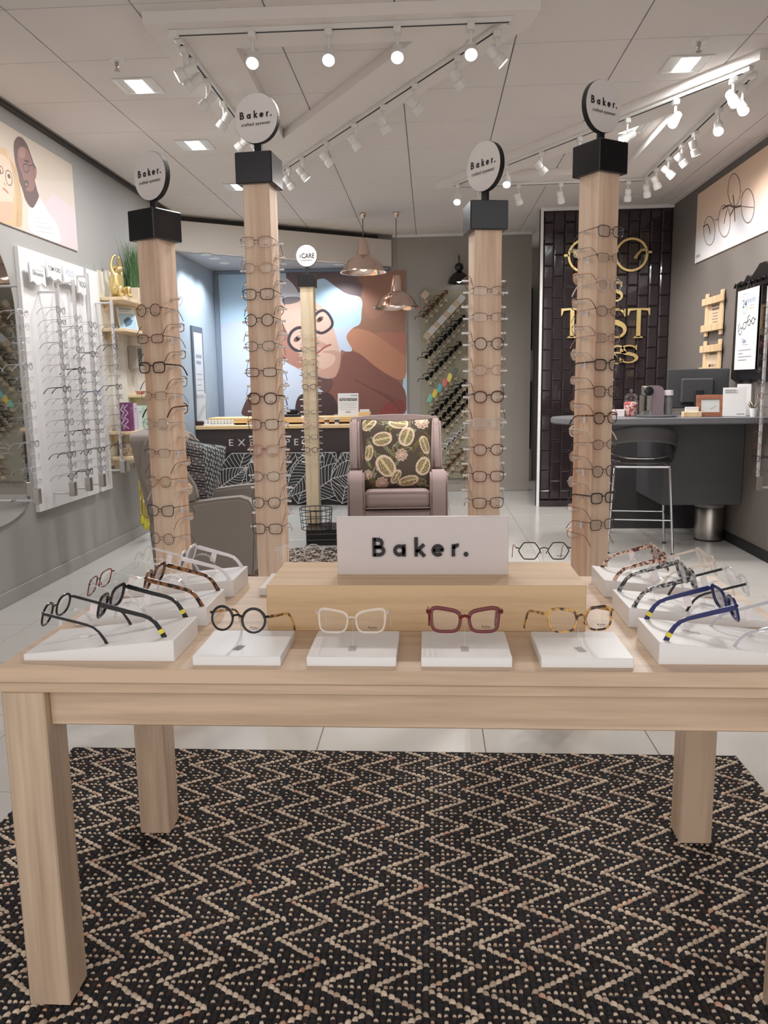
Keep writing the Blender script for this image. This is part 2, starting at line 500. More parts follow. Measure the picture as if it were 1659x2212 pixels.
# tiled wall
tw = struct(MB().box(1.145, XR, YT+0.012, YT+0.14, 0, ZC).build('wall_tiled', plain('dark_tile_grout', H(38, 32, 34), 0.7), smooth=False))
M_TILE = plain('black_brown_glaze', H(44, 35, 38), 0.10, var=0.3, scale=3.0, coat=0.5)
tw_, th_ = 0.1065, 0.213
def metro(w, h):
    b = 0.012; d = 0.009
    m = MB()
    o = [(-w/2, -h/2), (w/2, -h/2), (w/2, h/2), (-w/2, h/2)]; i_ = [(-w/2+b, -h/2+b), (w/2-b, -h/2+b), (w/2-b, h/2-b), (-w/2+b, h/2-b)]
    vs = [(x, 0.012, z) for x, z in o] + [(x, 0.004, z) for x, z in o] + [(x, -d+0.004, z) for x, z in i_]
    fs = [(8, 9, 10, 11)]
    for k in range(4):
        fs += [(k, (k+1) % 4, 4+(k+1) % 4, 4+k), (4+k, 4+(k+1) % 4, 8+(k+1) % 4, 8+k)]
    return m.add(vs, fs).mesh('tile', smooth=False)
t_full = metro(tw_-0.0035, th_-0.0035); t_half = metro(tw_-0.0035, th_/2-0.0035)
for m_ in (t_full, t_half): m_.materials.append(M_TILE)
ncol = 12
for c in range(ncol):
    x = 1.172 + (c+0.5)*tw_*1.018
    z = 0.075
    if c % 2 == 0:
        link('tile', t_half, M_TILE, tw).location = (x, YT, z+th_/4); z += th_/2
    while z + th_ < 3.06:
        link('tile', t_full, M_TILE, tw).location = (x, YT, z+th_/2); z += th_
    if z + th_/2 < 3.07:
        link('tile', t_half, M_TILE, tw).location = (x, YT, z+th_/4)
struct(MB().box(1.168, XR, YT-0.012, YT+0.012, 0, 0.07, b=0.003).build('baseboard_tiled', M_TILE, smooth=False))
struct(MB().box(1.140, 1.168, YT-0.015, YT+0.02, 0, ZC-0.03, b=0.003).box(1.140, XR, YT-0.02, YT+0.012, ZC-0.035, ZC, b=0.003).build('trim_1', M_WHITE, smooth=False))

# ================================================================== ceiling
ceil = struct(MB().box(XL-0.15, XR+0.3, -0.4, 11.3, ZC+0.014, ZC+0.1).build('ceiling', plain('ceiling_grid', H(178, 170, 164), 0.9), smooth=False))
P_C = 0.61
pan_me = MB().box(-P_C/2+0.003, P_C/2-0.003, -P_C/2+0.003, P_C/2-0.003, 0.0, 0.014, b=0.002).mesh('ceiling_panel', smooth=False)
pan_me.materials.append(M_CEIL)
for i in range(-2, 8):
    for j in range(-8, 10):
        cx = -1.99+(i+0.5)*P_C; cy = 3.96+(j+0.5)*P_C
        if -2.9 < cx < 2.7 and -0.2 < cy < 10.1:
            link('ceiling_panel', pan_me, M_CEIL, ceil).location = (cx, cy, ZC)
struct(MB().box(XL, XL+0.03, -0.4, 8.45, ZC-0.02, ZC, b=0.002).build('trim_2', plain('painted_shadow_gap', H(70, 66, 64), 0.7), smooth=False))  # dark strip: the shadow line at the ceiling edge is put into its colour
struct(MB().box(XR-0.05, XR, -0.4, YT, ZC-0.012, ZC, b=0.002).build('trim_3', M_CEIL, smooth=False))
struct(MB().box(-0.45, 1.216, YB-0.03, YB, ZC-0.03, ZC, b=0.002).build('trim_4', M_WHITE, smooth=False))

# slanting bulkhead above the alcove, its soffit and a dark-painted slab for the shadow gap over it
b0 = Vector((XL, 8.40, 0)); b1 = Vector((-0.46, 9.88, 0))
def slab(m, pts, z0, z1):
    return m.prism([(p[0], p[1]) for p in pts], z0, z1, lambda u, v, a: (u, v, a))
bk = struct(slab(MB(), [b0, b1, (-0.46, YB), (XL, YB)], 2.735, 3.035).build('trim_5', plain('bulkhead_paint', H(226, 216, 206), 0.7, var=0.02), smooth=False))
struct(slab(MB(), [(XL, 8.52), (-0.62, YB-0.02), (XL, YB-0.02)], 3.035, ZC).build('trim_6', plain('painted_shadow_gap', H(70, 66, 64), 0.7), smooth=False))
slab(MB(), [(XL+0.005, 8.50), (-0.56, YB-0.02), (XL+0.005, YB-0.02)], 2.730, 2.735).build('soffit', plain('soffit_grey', H(176, 176, 180), 0.6), bk, smooth=False)
# alcove side lining, cooler grey
struct(MB().box(XL, XL+0.02, 8.45, YB, 0, 2.73).build('wall_alcove', plain('cool_grey_lining', H(164, 176, 188), 0.5), smooth=False))
struct(MB().box(XL+0.02, XL+0.075, YB-0.06, YB, 0, 2.69, b=0.004).box(XL+0.02, -0.5, YB-0.05, YB, 2.692, 2.729, b=0.003).build('trim_7', plain('cool_grey_trim', H(122, 134, 150), 0.5), smooth=False))

# ================================================================== triangular light frames
ZB = 3.045
def tri_frame(name, beams, label):
    root = None
    for pts in beams:
        m = slab(MB(), pts, ZB, ZC-0.0005)
        if root is None:
            root = struct(m.build(name, M_FRAME, smooth=False), label)
        else:
            m.build('beam', M_FRAME, root, smooth=False)
    return root
A_, Bc, B_, C_ = (-1.357, 4.03), (0.52, 4.05), (0.487, 4.24), (-1.337, 7.09)
a_, b_, c_ = (-0.985, 4.347), (-0.078, 4.347), (-1.02, 5.87)
tri_frame('trim_8', [[A_, Bc, b_, a_], [Bc, B_, C_, c_, b_], [A_, a_, c_, C_]], 'white triangular ceiling frame on the left carrying spotlights')
A2, A3, C2, B2 = (1.79, 4.76), (1.93, 4.80), (1.93, 7.45), (0.05, 7.45)
i1, i2, i3 = (1.60, 5.57), (1.60, 7.10), (0.61, 7.10)
tri_frame('trim_9', [[A2, B2, i3, i1], [A2, i1, i2, C2, A3], [B2, C2, i2, i3]], 'white triangular ceiling frame on the right carrying spotlights')

def track(p0, p1, label):
    p0 = Vector((*p0, ZB)); p1 = Vector((*p1, ZB)); d = p1-p0; L = d.length
    t = thing('light_track', label, 'light track', p0, atan2(d.y, d.x), 'white light tracks')
    MB().box(0, L, -0.017, 0.017, -0.022, 0, b=0.002).build('rail', M_WHITEM, t, smooth=False)
    MB().box(0.02, L-0.02, -0.005, 0.005, -0.0235, -0.019).build('slot', M_BLACKM, t, smooth=False)
    MB().box(-0.02, 0.03, -0.02, 0.02, -0.026, 0, b=0.003).build('end_cap', M_WHITEM, t, smooth=False)
track((-1.24, 4.12), (0.40, 4.12), 'front white light track of the left ceiling triangle')
track((-1.23, 4.18), (-1.23, 6.60), 'left white light track of the left ceiling triangle')
track((0.36, 4.16), (-1.16, 6.62), 'slanting white light track of the left ceiling triangle')
track((1.77, 4.86), (0.20, 7.30), 'slanting white light track of the right ceiling triangle')
track((0.24, 7.33), (1.86, 7.29), 'back white light track of the right ceiling triangle')
track((1.825, 4.95), (1.825, 7.25), 'right white light track of the right ceiling triangle')

M_LAMP = emit('lamp_glow', (1.0, 0.96, 0.90), 26.0)
M_LENSDIM = emit('lamp_glow_soft', (1.0, 0.97, 0.94), 5.0)
def spotlight(x, y, aim, label, bright, n):
    t = thing('track_spotlight', label, 'spotlight', (x, y, ZB-0.022), 0, 'white track spotlights')
    MB().box(-0.018, 0.018, -0.03, 0.03, -0.032, 0, b=0.004).build('adapter', M_WHITEM, t)
    MB().cyl((0, 0, -0.03), (0, 0, -0.10), 0.008, n=8).build('stem', M_WHITEM, t)
    a = Vector(aim).normalized()
    q = a.to_track_quat('-Z', 'Y').to_matrix().to_4x4(); q.translation = (0, 0, -0.115)
    hd = MB().lathe([(0.0, 0.058), (0.024, 0.056), (0.027, 0.05), (0.027, 0.012), (0.024, 0.008), (0.024, 0.0), (0.031, -0.006), (0.033, -0.045), (0.029, -0.047), (0.027, -0.03), (0.0, -0.028)], 16).build('head', M_WHITEM, t)
    hd.matrix_local = q
    MB().lathe([(0.0, -0.034), (0.0262, -0.034)], 16).build('lens', M_LAMP if bright else M_LENSDIM, hd, smooth=False)
    li = bpy.data.lights.new('spot_beam', 'SPOT'); li.energy = SPOT_POWER*(0.32 if abs(a.x) > 0.55 and abs(x) > 1.0 else 1.0); li.spot_size = radians(95); li.spot_blend = 0.8
    li.shadow_soft_size = 0.03; li.color = (1.0, 0.94, 0.895)
    lo = bpy.data.objects.new('spot_beam', li); COL.objects.link(lo); lo.parent = hd
    lo.location = (0, 0, -0.05)
SP = [
 ('front rail of the left ceiling triangle', 'left', [((-0.85, 4.12), (0.02, -0.75, -0.8), 1), ((-0.48, 4.12), (0.0, -0.75, -0.8), 1), ((-0.15, 4.12), (0, -0.75, -0.8), 1), ((0.20, 4.12), (0.0, -0.75, -0.8), 1)]),
 ('left rail of the left ceiling triangle', 'front', [((-1.23, 4.26), (-0.9, -0.2, -0.5), 1), ((-1.23, 4.40), (-0.9, 0.1, -0.5), 0), ((-1.23, 4.68), (-0.8, 0.2, -0.7), 0), ((-1.23, 5.04), (-0.7, 0.1, -0.8), 0), ((-1.23, 5.50), (-0.8, 0.1, -0.6), 0), ((-1.23, 5.90), (-0.9, -0.2, -0.4), 1)]),
 ('slanting rail of the left ceiling triangle', 'front', [((0.33, 4.21), (0.7, 0.1, -0.7), 1), ((0.15, 4.50), (0.6, 0.3, -0.8), 0), ((-0.08, 4.87), (0.7, 0.3, -0.7), 0), ((-0.28, 5.20), (0.5, 0.3, -0.8), 0), ((-0.49, 5.53), (0.6, 0.4, -0.8), 0), ((-0.72, 5.91), (0.6, 0.3, -0.7), 0), ((-0.95, 6.28), (0.6, 0.2, -0.7), 1), ((-1.10, 6.53), (0.5, 0.4, -0.7), 1)]),
 ('slanting rail of the right ceiling triangle', 'front', [((1.72, 4.94), (0.1, -0.7, -0.8), 1), ((1.50, 5.28), (-0.5, -0.6, -0.7), 1), ((1.29, 5.61), (-0.8, -0.2, -0.5), 1), ((1.05, 5.98), (0.2, 0.4, -0.9), 0), ((0.83, 6.32), (0.6, 0.1, -0.7), 0), ((0.61, 6.67), (-0.1, -0.7, -0.8), 1), ((0.24, 7.24), (-0.1, -0.7, -0.8), 1)]),
 ('back rail of the right ceiling triangle', 'left', [((0.42, 7.325), (0.0, -0.7, -0.8), 1), ((0.77, 7.315), (0.4, 0.6, -0.9), 0), ((1.13, 7.305), (0.3, 0.6, -0.9), 0), ((1.70, 7.295), (0.1, 0.6, -1.0), 0)]),
 ('right rail of the right ceiling triangle', 'front', [((1.825, 5.08), (0.0, -0.7, -0.8), 1), ((1.825, 5.47), (-0.2, -0.7, -0.7), 1), ((1.825, 5.93), (0.4, 0.1, -1.0), 0), ((1.825, 6.22), (0.7, 0.1, -0.7), 0), ((1.825, 6.55), (0.6, -0.3, -0.7), 1), ((1.825, 6.88), (0.5, 0.3, -0.9), 0), ((1.825, 7.16), (0.3, 0.6, -0.9), 0)]),
]
for rail, side, L in SP:
    for k, ((x, y), aim, br) in enumerate(L):
        spotlight(x, y, aim, 'white spotlight, %s from the %s on the %s' % (ORD[k], side, rail), br, k)

# square recessed downlights
DL = [((-1.71, 4.95), 'left side, nearest the camera'), ((-1.72, 6.13), 'left side, middle one'), ((-1.70, 7.40), 'left side, farthest one beside the tall post'),
      ((1.45, 4.93), 'right side, beside the sprinkler'), ((1.41, 6.07), 'right side, inside the light triangle')]
for (x, y), wh in DL:
    t = thing('ceiling_downlight', 'square recessed downlight, ' + wh, 'ceiling light', (x, y, ZC), 0, 'square downlights')
    m = MB()
    for s in (-1, 1):
        m.box(s*0.115-0.008, s*0.115+0.008, -0.123, 0.123, -0.008, 0.0, b=0.002)
        m.box(-0.107, 0.107, s*0.115-0.008, s*0.115+0.008, -0.008, 0.0, b=0.002)
    m.build('frame', M_WHITEM, t, smooth=False)
    MB().box(-0.107, 0.107, -0.107, 0.107, -0.003, -0.0005).build('recess', M_WHITEM, t, smooth=False)
    MB().box(-0.05, 0.05, -0.105, 0.105, -0.005, -0.003).build('diffuser', emit('downlight_glow', (0.92, 0.97, 1.0), 9.0), t, smooth=False)
    li = bpy.data.lights.new('downlight_beam', 'AREA'); li.energy = DOWN_POWER; li.size = 0.2; li.color = (0.93, 0.97, 1.0)
    lo = bpy.data.objects.new('downlight_beam', li); COL.objects.link(lo); lo.parent = t; lo.location = (0, 0, -0.012)
for (x, y), wh in (((-1.696, 4.577), 'left near the square downlight'), ((1.42, 4.62), 'right above the slanting light frame')):
    t = thing('fire_sprinkler', 'small ceiling fire sprinkler on the ' + wh, 'sprinkler', (x, y, ZC))
    MB().lathe([(0.0, 0), (0.042, 0), (0.040, -0.006), (0.018, -0.009), (0.0, -0.009)], 20).build('rosette', M_WHITEM, t)
    MB().lathe([(0.0, -0.008), (0.010, -0.008), (0.010, -0.03), (0.006, -0.034), (0.006, -0.05), (0.016, -0.052), (0.016, -0.055), (0.0, -0.055)], 12).build('nozzle', M_STEEL, t)
# round alcove downlights in the soffit
for k, (x, y) in enumerate([(-2.38, 8.68), (-2.36, 8.95), (-2.34, 9.30), (-1.70, 9.45), (-1.06, 9.62)]):
    t = thing('alcove_downlight', 'round cool white downlight in the alcove soffit, %s from the left wall' % ORD[k], 'ceiling light', (x, y, 2.730), 0, 'alcove downlights')
    MB().lathe([(0.048, 0.0), (0.062, 0.0), (0.060, -0.006), (0.048, -0.006)], 20).build('bezel', M_WHITEM, t)
    MB().lathe([(0.0, -0.003), (0.047, -0.003)], 20).build('diffuser', emit('cool_glow', (0.85, 0.94, 1.0), 14.0), t, smooth=False)
    li = bpy.data.lights.new('alcove_beam', 'SPOT'); li.energy = 32; li.spot_size = radians(130); li.spot_blend = 0.6; li.color = (0.86, 0.94, 1.0); li.shadow_soft_size = 0.05
    lo = bpy.data.objects.new('alcove_beam', li); COL.objects.link(lo); lo.parent = t; lo.location = (0, 0, -0.02)

# pendants
def pendant(x, y, zshade, label, mat, big=1.0):
    t = thing('pendant_lamp', label, 'pendant lamp', (x, y, ZC))
    MB().lathe([(0.0, 0), (0.032, 0), (0.034, -0.02), (0.022, -0.045), (0.008, -0.06), (0.0, -0.06)], 20).build('ceiling_rose', mat, t)
    MB().cyl((0, 0, -0.05), (0, 0, zshade+0.30-ZC), 0.005, n=8).build('cord', plain('lamp_cord', H(120, 100, 90), 0.6), t)
    b = zshade-ZC
    prof = [(0.0, 0.34), (0.036, 0.34), (0.042, 0.33), (0.075, 0.175), (0.10, 0.16), (0.155, 0.125), (0.19, 0.08), (0.215, 0.035), (0.245, 0.012), (0.247, 0.0), (0.24, 0.0),
            (0.205, 0.03), (0.18, 0.072), (0.145, 0.115), (0.09, 0.15), (0.0, 0.16)]
    MB().lathe([(r*big, b+z*big) for r, z in prof], 36).build('shade', mat, t, angle=0.5)
    MB().lathe([(0.0, b+0.12), (0.02, b+0.12), (0.022, b+0.09), (0.04, b+0.06), (0.042, b+0.04), (0.03, b+0.02), (0.0, b+0.012)], 16).build('bulb', emit('warm_bulb', (1.0, 0.85, 0.7), 2.0), t)
pendant(-0.697, 8.65, 2.50, 'blush copper dome pendant lamp, the higher left one of the pair', M_COPPER)
pendant(-0.350, 8.65, 2.125, 'shiny copper dome pendant lamp, the lower right one of the pair', M_COPPER)
# black wall lamp over the sunglasses board
wl = thing('wall_lamp', 'black dome wall lamp above the sunglasses board, half behind the post', 'wall lamp', (0.345, 9.80, 2.51))
MB().lathe([(0.0, 0.14), (0.035, 0.13), (0.075, 0.105), (0.115, 0.06), (0.14, 0.0), (0.135, 0.0), (0.11, 0.055), (0.07, 0.098), (0.0, 0.12)], 28).build('shade', M_DARK, wl)
MB().lathe([(0.0, 0.235), (0.03, 0.225), (0.05, 0.20), (0.052, 0.17), (0.035, 0.14), (0.0, 0.13)], 20).build('socket', M_DARK, wl)
MB().cyl((0, 0, 0.22), (0, 0, 0.31), 0.007, n=8).tube([(0, 0, 0.305), (0, 0.08, 0.33), (0, 0.15, 0.30)], 0.007).build('arm', M_DARK, wl)
MB().lathe([(0.0, 0.05), (0.03, 0.045), (0.035, 0.02), (0.0, 0.0)], 16).build('bulb', emit('lit_bulb', (1.0, 0.96, 0.9), 6.0), wl)

# ================================================================== spectacles
FR = {}
def fmat(name):
    if name in FR: return FR[name]
    C = {
     'black': H(20, 19, 21), 'charcoal': H(58, 56, 58), 'brown': H(92, 52, 40), 'darkbrown': H(58, 36, 30), 'wine': H(104, 30, 30),
     'gunmetal': H(92, 86, 84), 'gold': H(178, 132, 88), 'rose': H(206, 160, 140), 'silver': H(176, 174, 176), 'navy': H(34, 40, 96),
     'white': H(234, 226, 230), 'blue': H(70, 84, 120)}
    if name in C:
        metal = name in ('gunmetal', 'gold', 'rose', 'silver')
        m = plain('frame_'+name, C[name], 0.25, metal=0.7 if metal else 0.0, var=0.08, scale=40)
    elif name == 'clear': m = glass('frame_clear', (0.95, 0.95, 0.96), 0.14, 0.28)
    elif name == 'clearbeige': m = glass('frame_clear_beige', (0.96, 0.88, 0.80), 0.14, 0.45)
    elif name == 'cleargrey': m = glass('frame_clear_grey', (0.72, 0.72, 0.76), 0.14, 0.5)
    elif name == 'tortoise': m = tortoise('frame_tortoise', H(34, 20, 16), H(150, 96, 54))
    elif name == 'honey': m = tortoise('frame_honey_tortoise', H(64, 38, 28), H(214, 164, 90), 60)
    elif name == 'pinktort': m = tortoise('frame_pink_tortoise', H(92, 50, 46), H(232, 196, 178), 120)
    elif name == 'greystripe': m = tortoise('frame_grey_stripe', H(52, 52, 54), H(176, 174, 174), 130)
    elif name == 'redblack': m = tortoise('frame_red_black', H(44, 34, 36), H(150, 60, 60), 120)
    FR[name] = m
    return m
L_CLEAR = glass('clear_lens', (0.97, 0.975, 0.98), 0.12)
L_BLUE = glass('blue_coated_lens', (0.96, 0.965, 0.99), 0.22, coat=(0.75, 0.8, 1.0), rough=0.05)
L_DARK = glass('dark_lens', (0.10, 0.10, 0.11), 0.12)
L_GREY = glass('grey_lens', (0.30, 0.30, 0.32), 0.12)
L_BROWN = glass('brown_lens', (0.42, 0.30, 0.26), 0.12)
L_BLACK = glass('black_lens', (0.02, 0.02, 0.02), 0.1)
SHAPES = {  # half width, half height, exponent, top taper, outer lift, bridge gap half
 'round': (0.0235, 0.0230, 2.0, 0.0, 0.0, 0.0105), 'panto': (0.0245, 0.0215, 2.35, 0.10, 0.001, 0.0095), 'rect': (0.0265, 0.0165, 3.6, 0.05, 0.001, 0.009),
 'square': (0.0265, 0.0205, 3.4, 0.08, 0.001, 0.009), 'cat': (0.0275, 0.0215, 3.8, 0.14, 0.0045, 0.009), 'oval': (0.0255, 0.0190, 2.3, 0.04, 0.001, 0.0095),
 'hex': (0.0270, 0.0220, 2.0, 0.0, 0.0, 0.0095), 'big': (0.0285, 0.0240, 3.0, 0.10, 0.002, 0.0085), 'wayfarer': (0.0265, 0.0215, 3.0, 0.16, 0.003, 0.009)}
STY = {'wire': (0.0011, 0.0011, 0.0014, 0.0014), 'thin': (0.0016, 0.0016, 0.0022, 0.0018), 'acetate': (0.0024, 0.0022, 0.0058, 0.0022),
       'thick': (0.0036, 0.0028, 0.0098, 0.0028), 'half': (0.0009, 0.0009, 0.0014, 0.0014)}
GM = {}
def lens_outline(shape, n=36):
    a, b, e, tp, lift, g = SHAPES[shape]; pts = []
    for i in range(n):
        t = 2*pi*i/n; c, s = cos(t), sin(t)
        if shape == 'hex':
            k = (t % (pi/3)) - pi/6; rr = cos(pi/6)/cos(k); rr = 0.25+0.75*rr
            x = a*rr*c; z = b*rr*s*1.08
        else:
            x = a*math.copysign(abs(c)**(2/e), c); z = b*math.copysign(abs(s)**(2/e), s)
        x *= 1+tp*z/b*0.6
        if z > 0: z += lift*(x/a)
        pts.append((x+a+g, z))
    return pts
def bow(x): return 1.1*x*x
def glasses_meshes(shape, style):
    key = (shape, style)
    if key in GM: return GM[key]
    w, d, th, tw2 = STY[style]; a, b, e, tp, lift, g = SHAPES[shape]
    out = lens_outline(shape); n = len(out); m = MB()
    seg = 8 if style in ('acetate', 'thick') else 6
    for sx in (1, -1):
        vs = []; fs = []
        for i in range(n):
            p = Vector(out[i]); t = (Vector(out[(i+1) % n])-Vector(out[i-1])).normalized(); nn = Vector((t.y, -t.x))
            ww = w*(1.25 if (style in ('acetate', 'thick') and p.y > 0.3*b) else 1.0)
            if style == 'half' and p.y < 0: ww = w*0.45
            for j in range(seg):
                an = 2*pi*(j+0.5)/seg; cu, cv = cos(an), sin(an)
                if seg == 8:
                    cu = max(-0.85, min(0.85, cu*1.15)); cv = max(-0.85, min(0.85, cv*1.15))
                q = p+nn*(cu*ww)
                vs.append((sx*q.x, bow(q.x)+cv*d, q.y))
        for i in range(n):
            for j in range(seg):
                i2 = (i+1) % n; fs.append((i*seg+j, i*seg+(j+1) % seg, i2*seg+(j+1) % seg, i2*seg+j))
        m.add(vs, fs)
    # bridge
    x1 = g+0.0012; zb = b*0.28
    m.tube([(-x1, 0.0, zb*0.7), (-x1*0.6, -0.0008, zb*1.0+0.001), (0, -0.001, zb*1.1+0.0022), (x1*0.6, -0.0008, zb*1.0+0.001), (x1, 0.0, zb*0.7)], max(w*0.95, 0.0011), 6)
    if style in ('wire', 'thin', 'half'):   # nose pads
        for sx in (1, -1):
            m.tube([(sx*g*1.05, 0.001, -b*0.1), (sx*g*0.75, 0.006, -b*0.12), (sx*g*0.7, 0.006, -b*0.35)], [0.0006, 0.0009, 0.0016], 5)
    xo = max(p[0] for p in out); zo = max(p[1] for p in out if p[0] > xo-0.003)*0.55+b*0.22
    xh = xo+w+0.0035
    for sx in (1, -1):
        m.tube([(sx*(xo-0.001), bow(xo)-0.0005, zo), (sx*(xo+0.0025), bow(xo)+0.0002, zo), (sx*xh, bow(xh)+0.004, zo)], [max(w, 0.0014)*1.1]*3, 6)
    R = {'front': m.mesh('frame_front', angle=0.9)}
    yh = bow(xh)+0.003
    for sx, nm in ((1, 'l'), (-1, 'r')):
        t = MB(); path = []
        L = 0.138; bend = 0.098
        pr = [(0.0, 0.0, 1.0), (0.01, 0.0, 1.0), (0.05, 0.0, 0.9), (0.085, 0.0, 0.78), (bend, -0.002, 0.75), (0.110, -0.008, 0.78), (0.124, -0.021, 0.9), (L-0.002, -0.036, 1.05), (L, -0.039, 0.6)]
        vs = []; fs = []
        for i, (yy, zz, sc) in enumerate(pr):
            q0 = pr[max(i-1, 0)]; q1 = pr[min(i+1, len(pr)-1)]
            tg = Vector((q1[0]-q0[0], q1[1]-q0[1])).normalized(); nn = Vector((-tg.y, tg.x))
            xi = xh - 0.003*(yy/L)
            hh = th*sc*0.5; ww = tw2*0.5
            for cu, cv in ((1, 1), (-1, 1), (-1, -1), (1, -1)):
                vs.append((sx*(xi+cu*ww), yh+yy+nn.x*cv*hh, zo+zz+nn.y*cv*hh))
        k = len(pr)
        for i in range(k-1):
            for j in range(4):
                fs.append((i*4+j, i*4+(j+1) % 4, (i+1)*4+(j+1) % 4, (i+1)*4+j))
        fs += [(0, 1, 2, 3), tuple((k-1)*4+j for j in range(4))]
        t.add(vs, fs); R['temple_'+nm] = t.mesh('temple', angle=0.6)
        l = MB(); ls = [(sx*p[0], bow(p[0]), p[1]) for p in out]; cx = a+g
        inner = [(sx*(cx+(p[0]-cx)*0.5), bow(cx+(p[0]-cx)*0.5)-0.0012, p[1]*0.5) for p in out]
        l.add(ls+inner+[(sx*cx, bow(cx)-0.0016, 0)], [(i, (i+1) % n, n+(i+1) % n, n+i) for i in range(n)] + [(n+i, n+(i+1) % n, 2*n) for i in range(n)])
        R['lens_'+nm] = l.mesh('lens', angle=3.0)
    R['dims'] = (xh, yh, zo, a, b, g)
    # tiny price tag on a loop round one temple
    tg = MB().box(-0.0006, 0.0006, -0.007, 0.007, -0.028, -0.006, b=0.0002).tube([(0, 0, -0.006), (0.002, 0, 0.0), (0, 0, 0.004), (-0.002, 0, 0.0), (0, 0, -0.006)], 0.0006, 4)
    R['tag'] = tg.mesh('price_tag', smooth=False)
    GM[key] = R
    return R
M_TAG = plain('paper_tag', H(238, 226, 226), 0.6, var=0.02)
M_STICK = plain('black_ink', H(22, 18, 20), 0.6)
def sticker_mesh():
    A = Art((0, 0, 0), (1, 0, 0), (0, 0, 1), (0, -1, 0))
    brand_art(A, 0, 0, 0.0036, (0.01, 0.01, 0.01), 0.2)
    A.line([(0.003, -0.002), (0.016, -0.002)], 0.0006, (0.05, 0.05, 0.05))
    return A.mb.mesh('lens_sticker', smooth=False, normals=False)
STICK = sticker_mesh()
NG = [0]
def make_glasses(shape, style, frame, lens, M, label, group=None, temples=None, tagside=None, sticker=False, cat='glasses', name='eyeglasses', tips=None):
    R = glasses_meshes(shape, style)
    t = thing(name, label, cat, group=group, M=M)
    fm = fmat(frame); tm = fmat(temples or frame)
    link('frame_front', R['front'], fm, t)
    link('lens', R['lens_l'], lens, t); link('lens', R['lens_r'], lens, t)
    for s in 'lr':
        te = link('temple', R['temple_'+s], tm, t)
    xh, yh, zo, a, b, g = R['dims']
    if tips:
        w_, d_, th_2, tw_2 = STY[style]
        for sg_ in (1, -1):
            x = sg_*(xh-0.0027)
            p0 = Vector((x, yh+0.1215, zo-0.0188)); p1 = Vector((x, yh+0.1275, zo-0.0252)); d2 = (p1-p0).normalized(); n2 = Vector((0, -d2.z, d2.y))
            hh = th_2*0.46+0.0004; ww = tw_2*0.5+0.0004; vs = []
            for p in (p0, p1):
                for cu, cv in ((1, 1), (-1, 1), (-1, -1), (1, -1)): vs.append(p+Vector((cu*ww, 0, 0))+n2*cv*hh)
            MB().add(vs, [(0, 1, 2, 3), (4, 5, 6, 7), (0, 1, 5, 4), (1, 2, 6, 5), (2, 3, 7, 6), (3, 0, 4, 7)]).build('arm_band', plain('yellow_enamel', H(222, 206, 70), 0.35), t, smooth=False)
    if tagside:
        sg = 1 if tagside == 'l' else -1
        link('price_tag', R['tag'], M_TAG, t).location = (sg*(xh+0.0012), yh+0.045, zo)
    if sticker:
        link('lens_sticker', STICK, PRINT, t).location = (g+a-0.004, bow(g+a)-0.003, -b*0.62)
    NG[0] += 1
    return t
def gm(loc, rz, pitch=0.0):
    """front faces local -y; pitch>0 lifts the front"""
    return Matrix.Translation(loc) @ Matrix.Rotation(rz, 4, 'Z') @ Matrix.Rotation(-pitch, 4, 'X')

# ================================================================== the oak display table
TT = 0.786
TX0, TX1, TY0, TY1 = -0.882, 0.806, 1.490, 2.262
tb = thing('display_table', 'long pale oak display table with thick square legs', 'table', ((TX0+TX1)/2, (TY0+TY1)/2, 0))
ox, oy = tb.location.x, tb.location.y
def tbx(x0, x1, y0, y1, z0, z1, b=0.003):
    return MB().box(x0-ox, x1-ox, y0-oy, y1-oy, z0, z1, b=b)
tbx(TX0, TX1, TY0-0.006, TY1, TT-0.031, TT).build('tabletop', W_TABLE_X, tb, smooth=False)
tbx(TX0+0.004, TX1-0.004, TY0+0.002, TY1-0.004, TT-0.054, TT-0.0305, b=0.002).build('top_moulding', W_TABLE_X, tb, smooth=False)
for x in (TX0+0.003, TX1-0.093):
    for y in (TY0+0.006, TY1-0.094):
        tbx(x, x+0.09, y, y+0.09, 0.014, TT-0.054).build('leg', W_TABLE_Z, tb, smooth=False)
for y in (TY0+0.028, TY1-0.052):
    tbx(TX0+0.093, TX1-0.093, y, y+0.024, 0.652, TT-0.054).build('apron', W_TABLE_X, tb, smooth=False)
for x in (TX0+0.028, TX1-0.052):
    tbx(x, x+0.024, TY0+0.096, TY1-0.094, 0.652, TT-0.054).build('apron', W_TABLE_X, tb, smooth=False)

